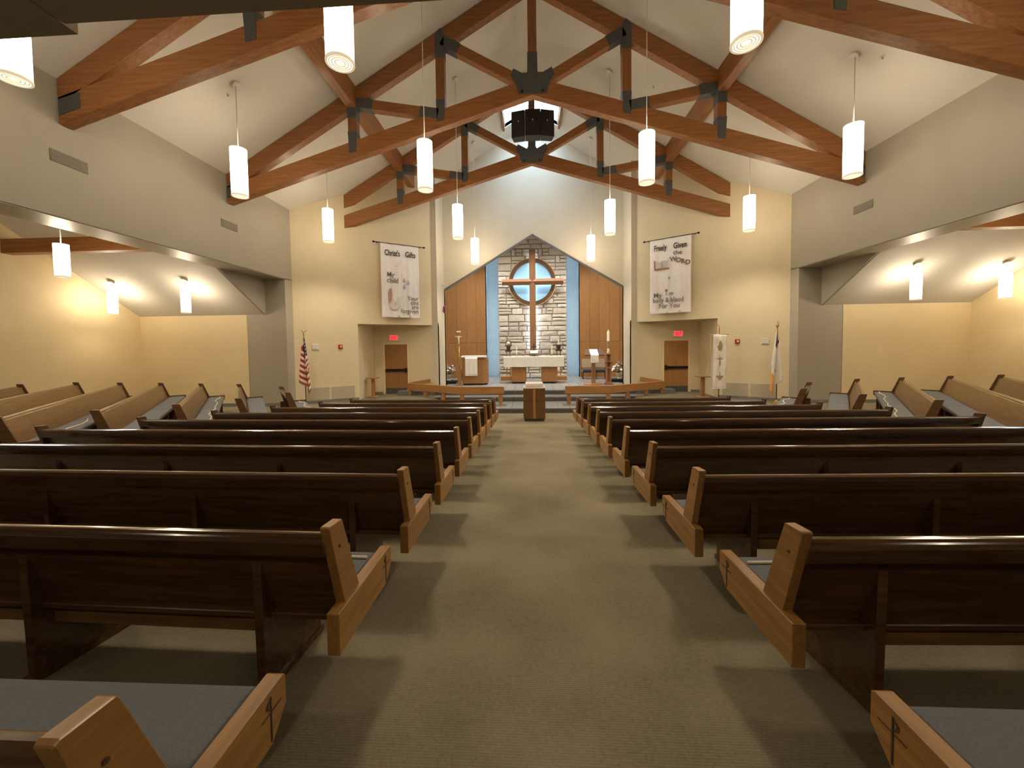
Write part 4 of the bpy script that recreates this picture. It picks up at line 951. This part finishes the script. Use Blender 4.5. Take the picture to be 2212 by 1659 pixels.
# ------------------------------------------------------------------ communion rails
for s in (-1, 1):
    S = SIDE[s]
    Apt, Bpt, Cpt, Dpt = (1.11, 13.95), (2.77, 13.95), (5.22, 15.62), (4.32, 15.98)
    t = thing('communion_rail', 'angled oak communion rail on the %s of the chancel steps' % S, 'rail', (0, 0, 0), 0, 'communion rails')
    ZR = .09
    def plan(poly, z0, z1, name, mat, par=t): return prism(name, [(s * x, y, z0) for x, y in poly], (0, 0, z1 - z0), mat, par, .006)
    dx, dy = Cpt[0] - Bpt[0], Cpt[1] - Bpt[1]; ln = math.hypot(dx, dy); nx_, ny_ = -dy / ln, dx / ln; wd = .16
    kx = math.tan(.5 * math.atan2(dy, dx)) * wd
    a1 = [Apt, Bpt, (Bpt[0] - kx, Bpt[1] + wd), (Apt[0], Apt[1] + wd)]
    a2 = [Bpt, Cpt, (Cpt[0] + nx_ * wd, Cpt[1] + ny_ * wd), (Bpt[0] - kx, Bpt[1] + wd)]
    plan(a1, ZR - .27, ZR - .03, 'apron', 'oak'); plan(a2, ZR - .27, ZR - .03, 'apron', 'oak')
    plan(a1, ZR - .03, ZR, 'rail_top', 'oak'); plan(a2, ZR - .03, ZR, 'rail_top', 'oak')
    beam('end_board', (s * (Cpt[0] - .08), Cpt[1] + .05, ZR - .06), (s * Dpt[0], Dpt[1], ZR + .07), .05, .16, 'oak', t)
    def leg(x, y):
        zb = ZT1 if (abs(x) < 3.0 + (y - Y_STEP) * .6 and y > Y_STEP) else floor_z(x, y)
        zb = max(zb, floor_z(x, y))
        profile_pts = [(s * x - .05, ZR - .28), (s * x + .05, ZR - .28), (s * x + .085, lerp(ZR - .28, zb, .35)), (s * x + .05, zb), (s * x - .05, zb), (s * x - .085, lerp(ZR - .28, zb, .35))]
        prism('leg', [(p[0], y, p[1]) for p in profile_pts], (0, .11, 0), 'oak_up', t, .006)
    leg(1.24, 13.97); leg(2.66, 13.97)
    for f in (.28, .62, .94): leg(lerp(Bpt[0], Cpt[0], f), lerp(Bpt[1], Cpt[1], f) + .02)

# baptismal font in the aisle
t = thing('baptismal_font', 'square brown wooden font with white basin at the aisle end', 'font', (-.035, 11.1, nave_z(11.4) - .0))
zb = nave_z(11.1) - nave_z(11.4)
box('plinth', (-.285, .285), (.03, .6), (-.03, .09), 'tile_dark', t, .006)
box('body', (-.315, .315), (0, .63), (.09, .97), 'font_wood', t, .008)
box('cross_inlay', (-.035, .035), (-.008, .002), (.10, .96), 'oak_up', t, .003); box('cross_groove', (-.30, -.04), (-.004, .002), (.595, .625), 'ink_brown', t); box('cross_groove', (.04, .30), (-.004, .002), (.595, .625), 'ink_brown', t)
box('top_slab', (-.315, .315), (-.01, .64), (.97, 1.01), 'marble_white', t, .006)
prism('basin_lid', [(-.26, .04, 1.01), (.26, .04, 1.01), (.26, .58, 1.01), (-.26, .58, 1.01)], (0, 0, .11), 'marble_white', t, .02)
lathe('basin_bowl', [(.20, 1.121), (.18, 1.125), (.15, 1.118), (.01, 1.112)], 'white_metal', t, 24, (0, .31, 0), caps=False)

# ------------------------------------------------------------------ flags and processional banner
def flag(loc, label, kind):
    t = thing('flag', label, 'flag', loc)
    H = 2.52
    lathe('base', [(.16, 0), (.16, .03), (.05, .07), (.03, .12)], 'brass', t, 16); tube('pole', [(0, 0, .05), (0, 0, H - .1)], .014, 'chair_wood', t)
    if kind == 'us':
        fn = lathe('finial', [(.03, H - .1), (.035, H - .07), (.012, H - .03), (.02, H)], 'brass', t, 10)
        for e in (-1, 1): raw('eagle_wing', [(0, -.01, H - .01), (e * .10, -.01, H + .07), (e * .07, -.01, H + .02), (e * .02, -.01, H - .03), (0, .01, H - .01), (e * .10, .01, H + .07), (e * .07, .01, H + .02), (e * .02, .01, H - .03)], [(0, 1, 2, 3), (7, 6, 5, 4), (0, 4, 5, 1), (1, 5, 6, 2), (2, 6, 7, 3)], 'brass', fn)
    else: lathe('finial', [(.012, H - .1), (.05, H - .02), (.012, H + .12)], 'brass', t, 10)
    for a in ((.02, -.02), (-.02, -.03)): tube('tassel_cord', [(0, -.01, H - .12), (a[0] * 2, a[1], H - .35), (a[0], a[1] * 2, H - .6)], .006, 'brass', t, 5)
    # cloth hung from the pole: hoist edge along the pole, fly edge fallen into folds
    nu, nv = 26, 26; V, Fc, mi = [], [], []
    for j in range(nv + 1):
        v = j / nv
        for i in range(nu + 1):
            u = i / nu
            zt = H - .18 - v * .92
            drop = (u ** .9) * (1.02 if kind == 'us' else 1.12) * (.55 + .45 * v)
            spread = (.06 + .13 * v) * math.sin(u * PI * 2.6 + .6) + .05 * u
            dep = .06 * math.cos(u * PI * 5.2) * min(1, u * 4) - .03
            V.append((spread * (1 if kind == 'us' else -1) - (.02 if kind == 'us' else 0), dep, zt - drop))
    for j in range(nv):
        for i in range(nu):
            Fc.append((j * (nu + 1) + i, j * (nu + 1) + i + 1, (j + 1) * (nu + 1) + i + 1, (j + 1) * (nu + 1) + i))
            u, v = i / nu, j / nv
            if kind == 'us':
                if u < .4 and v < .53: k = 3 if (i % 3 == 1 and j % 3 == 1) else 2
                else: k = 1 if (j // 2) % 2 == 0 else 0
                if i == nu - 1 or j == nv - 1: k = 4
            else:
                k = 0
                if .18 < u < .46 and v < .34: k = 2
                if .28 < u < .44 and .1 < v < .5: k = 1
                if u > .84 and v > .55: k = 4
            mi.append(k)
    me = bpy.data.meshes.new('cloth'); me.from_pydata(V, [], Fc)
    for m_ in ('satin_white', 'red_cloth', 'navy_cloth', 'white_cloth', 'brass' if kind == 'us' else 'orange_cloth'): me.materials.append(MATS[m_])
    for p, k in zip(me.polygons, mi): p.material_index = k; p.use_smooth = True
    o = bpy.data.objects.new('cloth', me); col.objects.link(o); o.parent = t; o.modifiers.new('thick', 'SOLIDIFY').thickness = .004
flag((-7.78, 12.75, floor_z(-7.78, 12.75)), 'national flag of red and white stripes with starred navy canton, on a pole', 'us')
flag((7.74, 12.75, floor_z(7.74, 12.75)), 'white church flag with a red cross corner hanging on a pole', 'church')
x, y = 6.42, 13.75; zf = floor_z(x, y)
t = thing('processional_banner', 'narrow white satin banner with three gold emblems on a floor pole', 'banner', (x, y, zf))
H = 2.5
tube('pole', [(0, .03, .05), (0, .03, H)], .016, 'truss_wood_post', t); lathe('foot', [(.18, 0), (.18, .03), (.04, .06)], 'chair_wood', t, 16).location = (0, .03, 0)
tube('finial_hook', [(0, .03, H), (0, .03, H + .06), (-.02, .03, H + .10), (-.06, .03, H + .09), (-.07, .03, H + .06)], .016, 'brass', t, 6)
tube('crossbar', [(-.33, 0, 2.27), (.33, 0, 2.27)], .012, 'brass', t)
nu, nv = 12, 30
V = [((i / nu - .5) * .46, -.02 - .01 * math.sin(i * .9 + j * .25) - .008 * math.sin(j * .8), 2.26 - j / nv * 1.86) for j in range(nv + 1) for i in range(nu + 1)]
cl = raw('cloth', V, [(j * (nu + 1) + i, j * (nu + 1) + i + 1, (j + 1) * (nu + 1) + i + 1, (j + 1) * (nu + 1) + i) for j in range(nv) for i in range(nu)], 'satin_white', t, True, False); cl.modifiers.new('thick', 'SOLIDIFY').thickness = .004
tube('weight_bar', [(-.25, -.02, .40), (.25, -.02, .40)], .014, 'satin_white', t); tube('tassel_cord', [(-.30, 0, 2.26), (-.31, -.01, 1.6), (-.33, -.01, .9)], .006, 'brass', t, 5)
yy = -.045
flat('emblem_hand', [(-.02, 2.02), (.02, 2.06), (.05, 2.0), (.08, 1.9), (.08, 1.78), (.03, 1.70), (-.04, 1.72), (-.06, 1.80), (-.10, 1.84), (-.08, 1.88), (-.04, 1.88)], yy, 'ink_gold', t)
flat('emblem_cross', [(-.015, 1.50), (.015, 1.50), (.015, 1.44), (.10, 1.45), (.10, 1.42), (.015, 1.41), (.02, 1.20), (-.02, 1.20), (-.015, 1.41), (-.10, 1.42), (-.10, 1.45), (-.015, 1.44)], yy, 'ink_gold', t)
flat('emblem_dove', [(-.015, .96), (.015, .96), (.02, .84), (.13, .84), (.08, .77), (.02, .70), (-.03, .74), (-.12, .82), (-.13, .85), (-.02, .84)], yy, 'ink_gold', t)
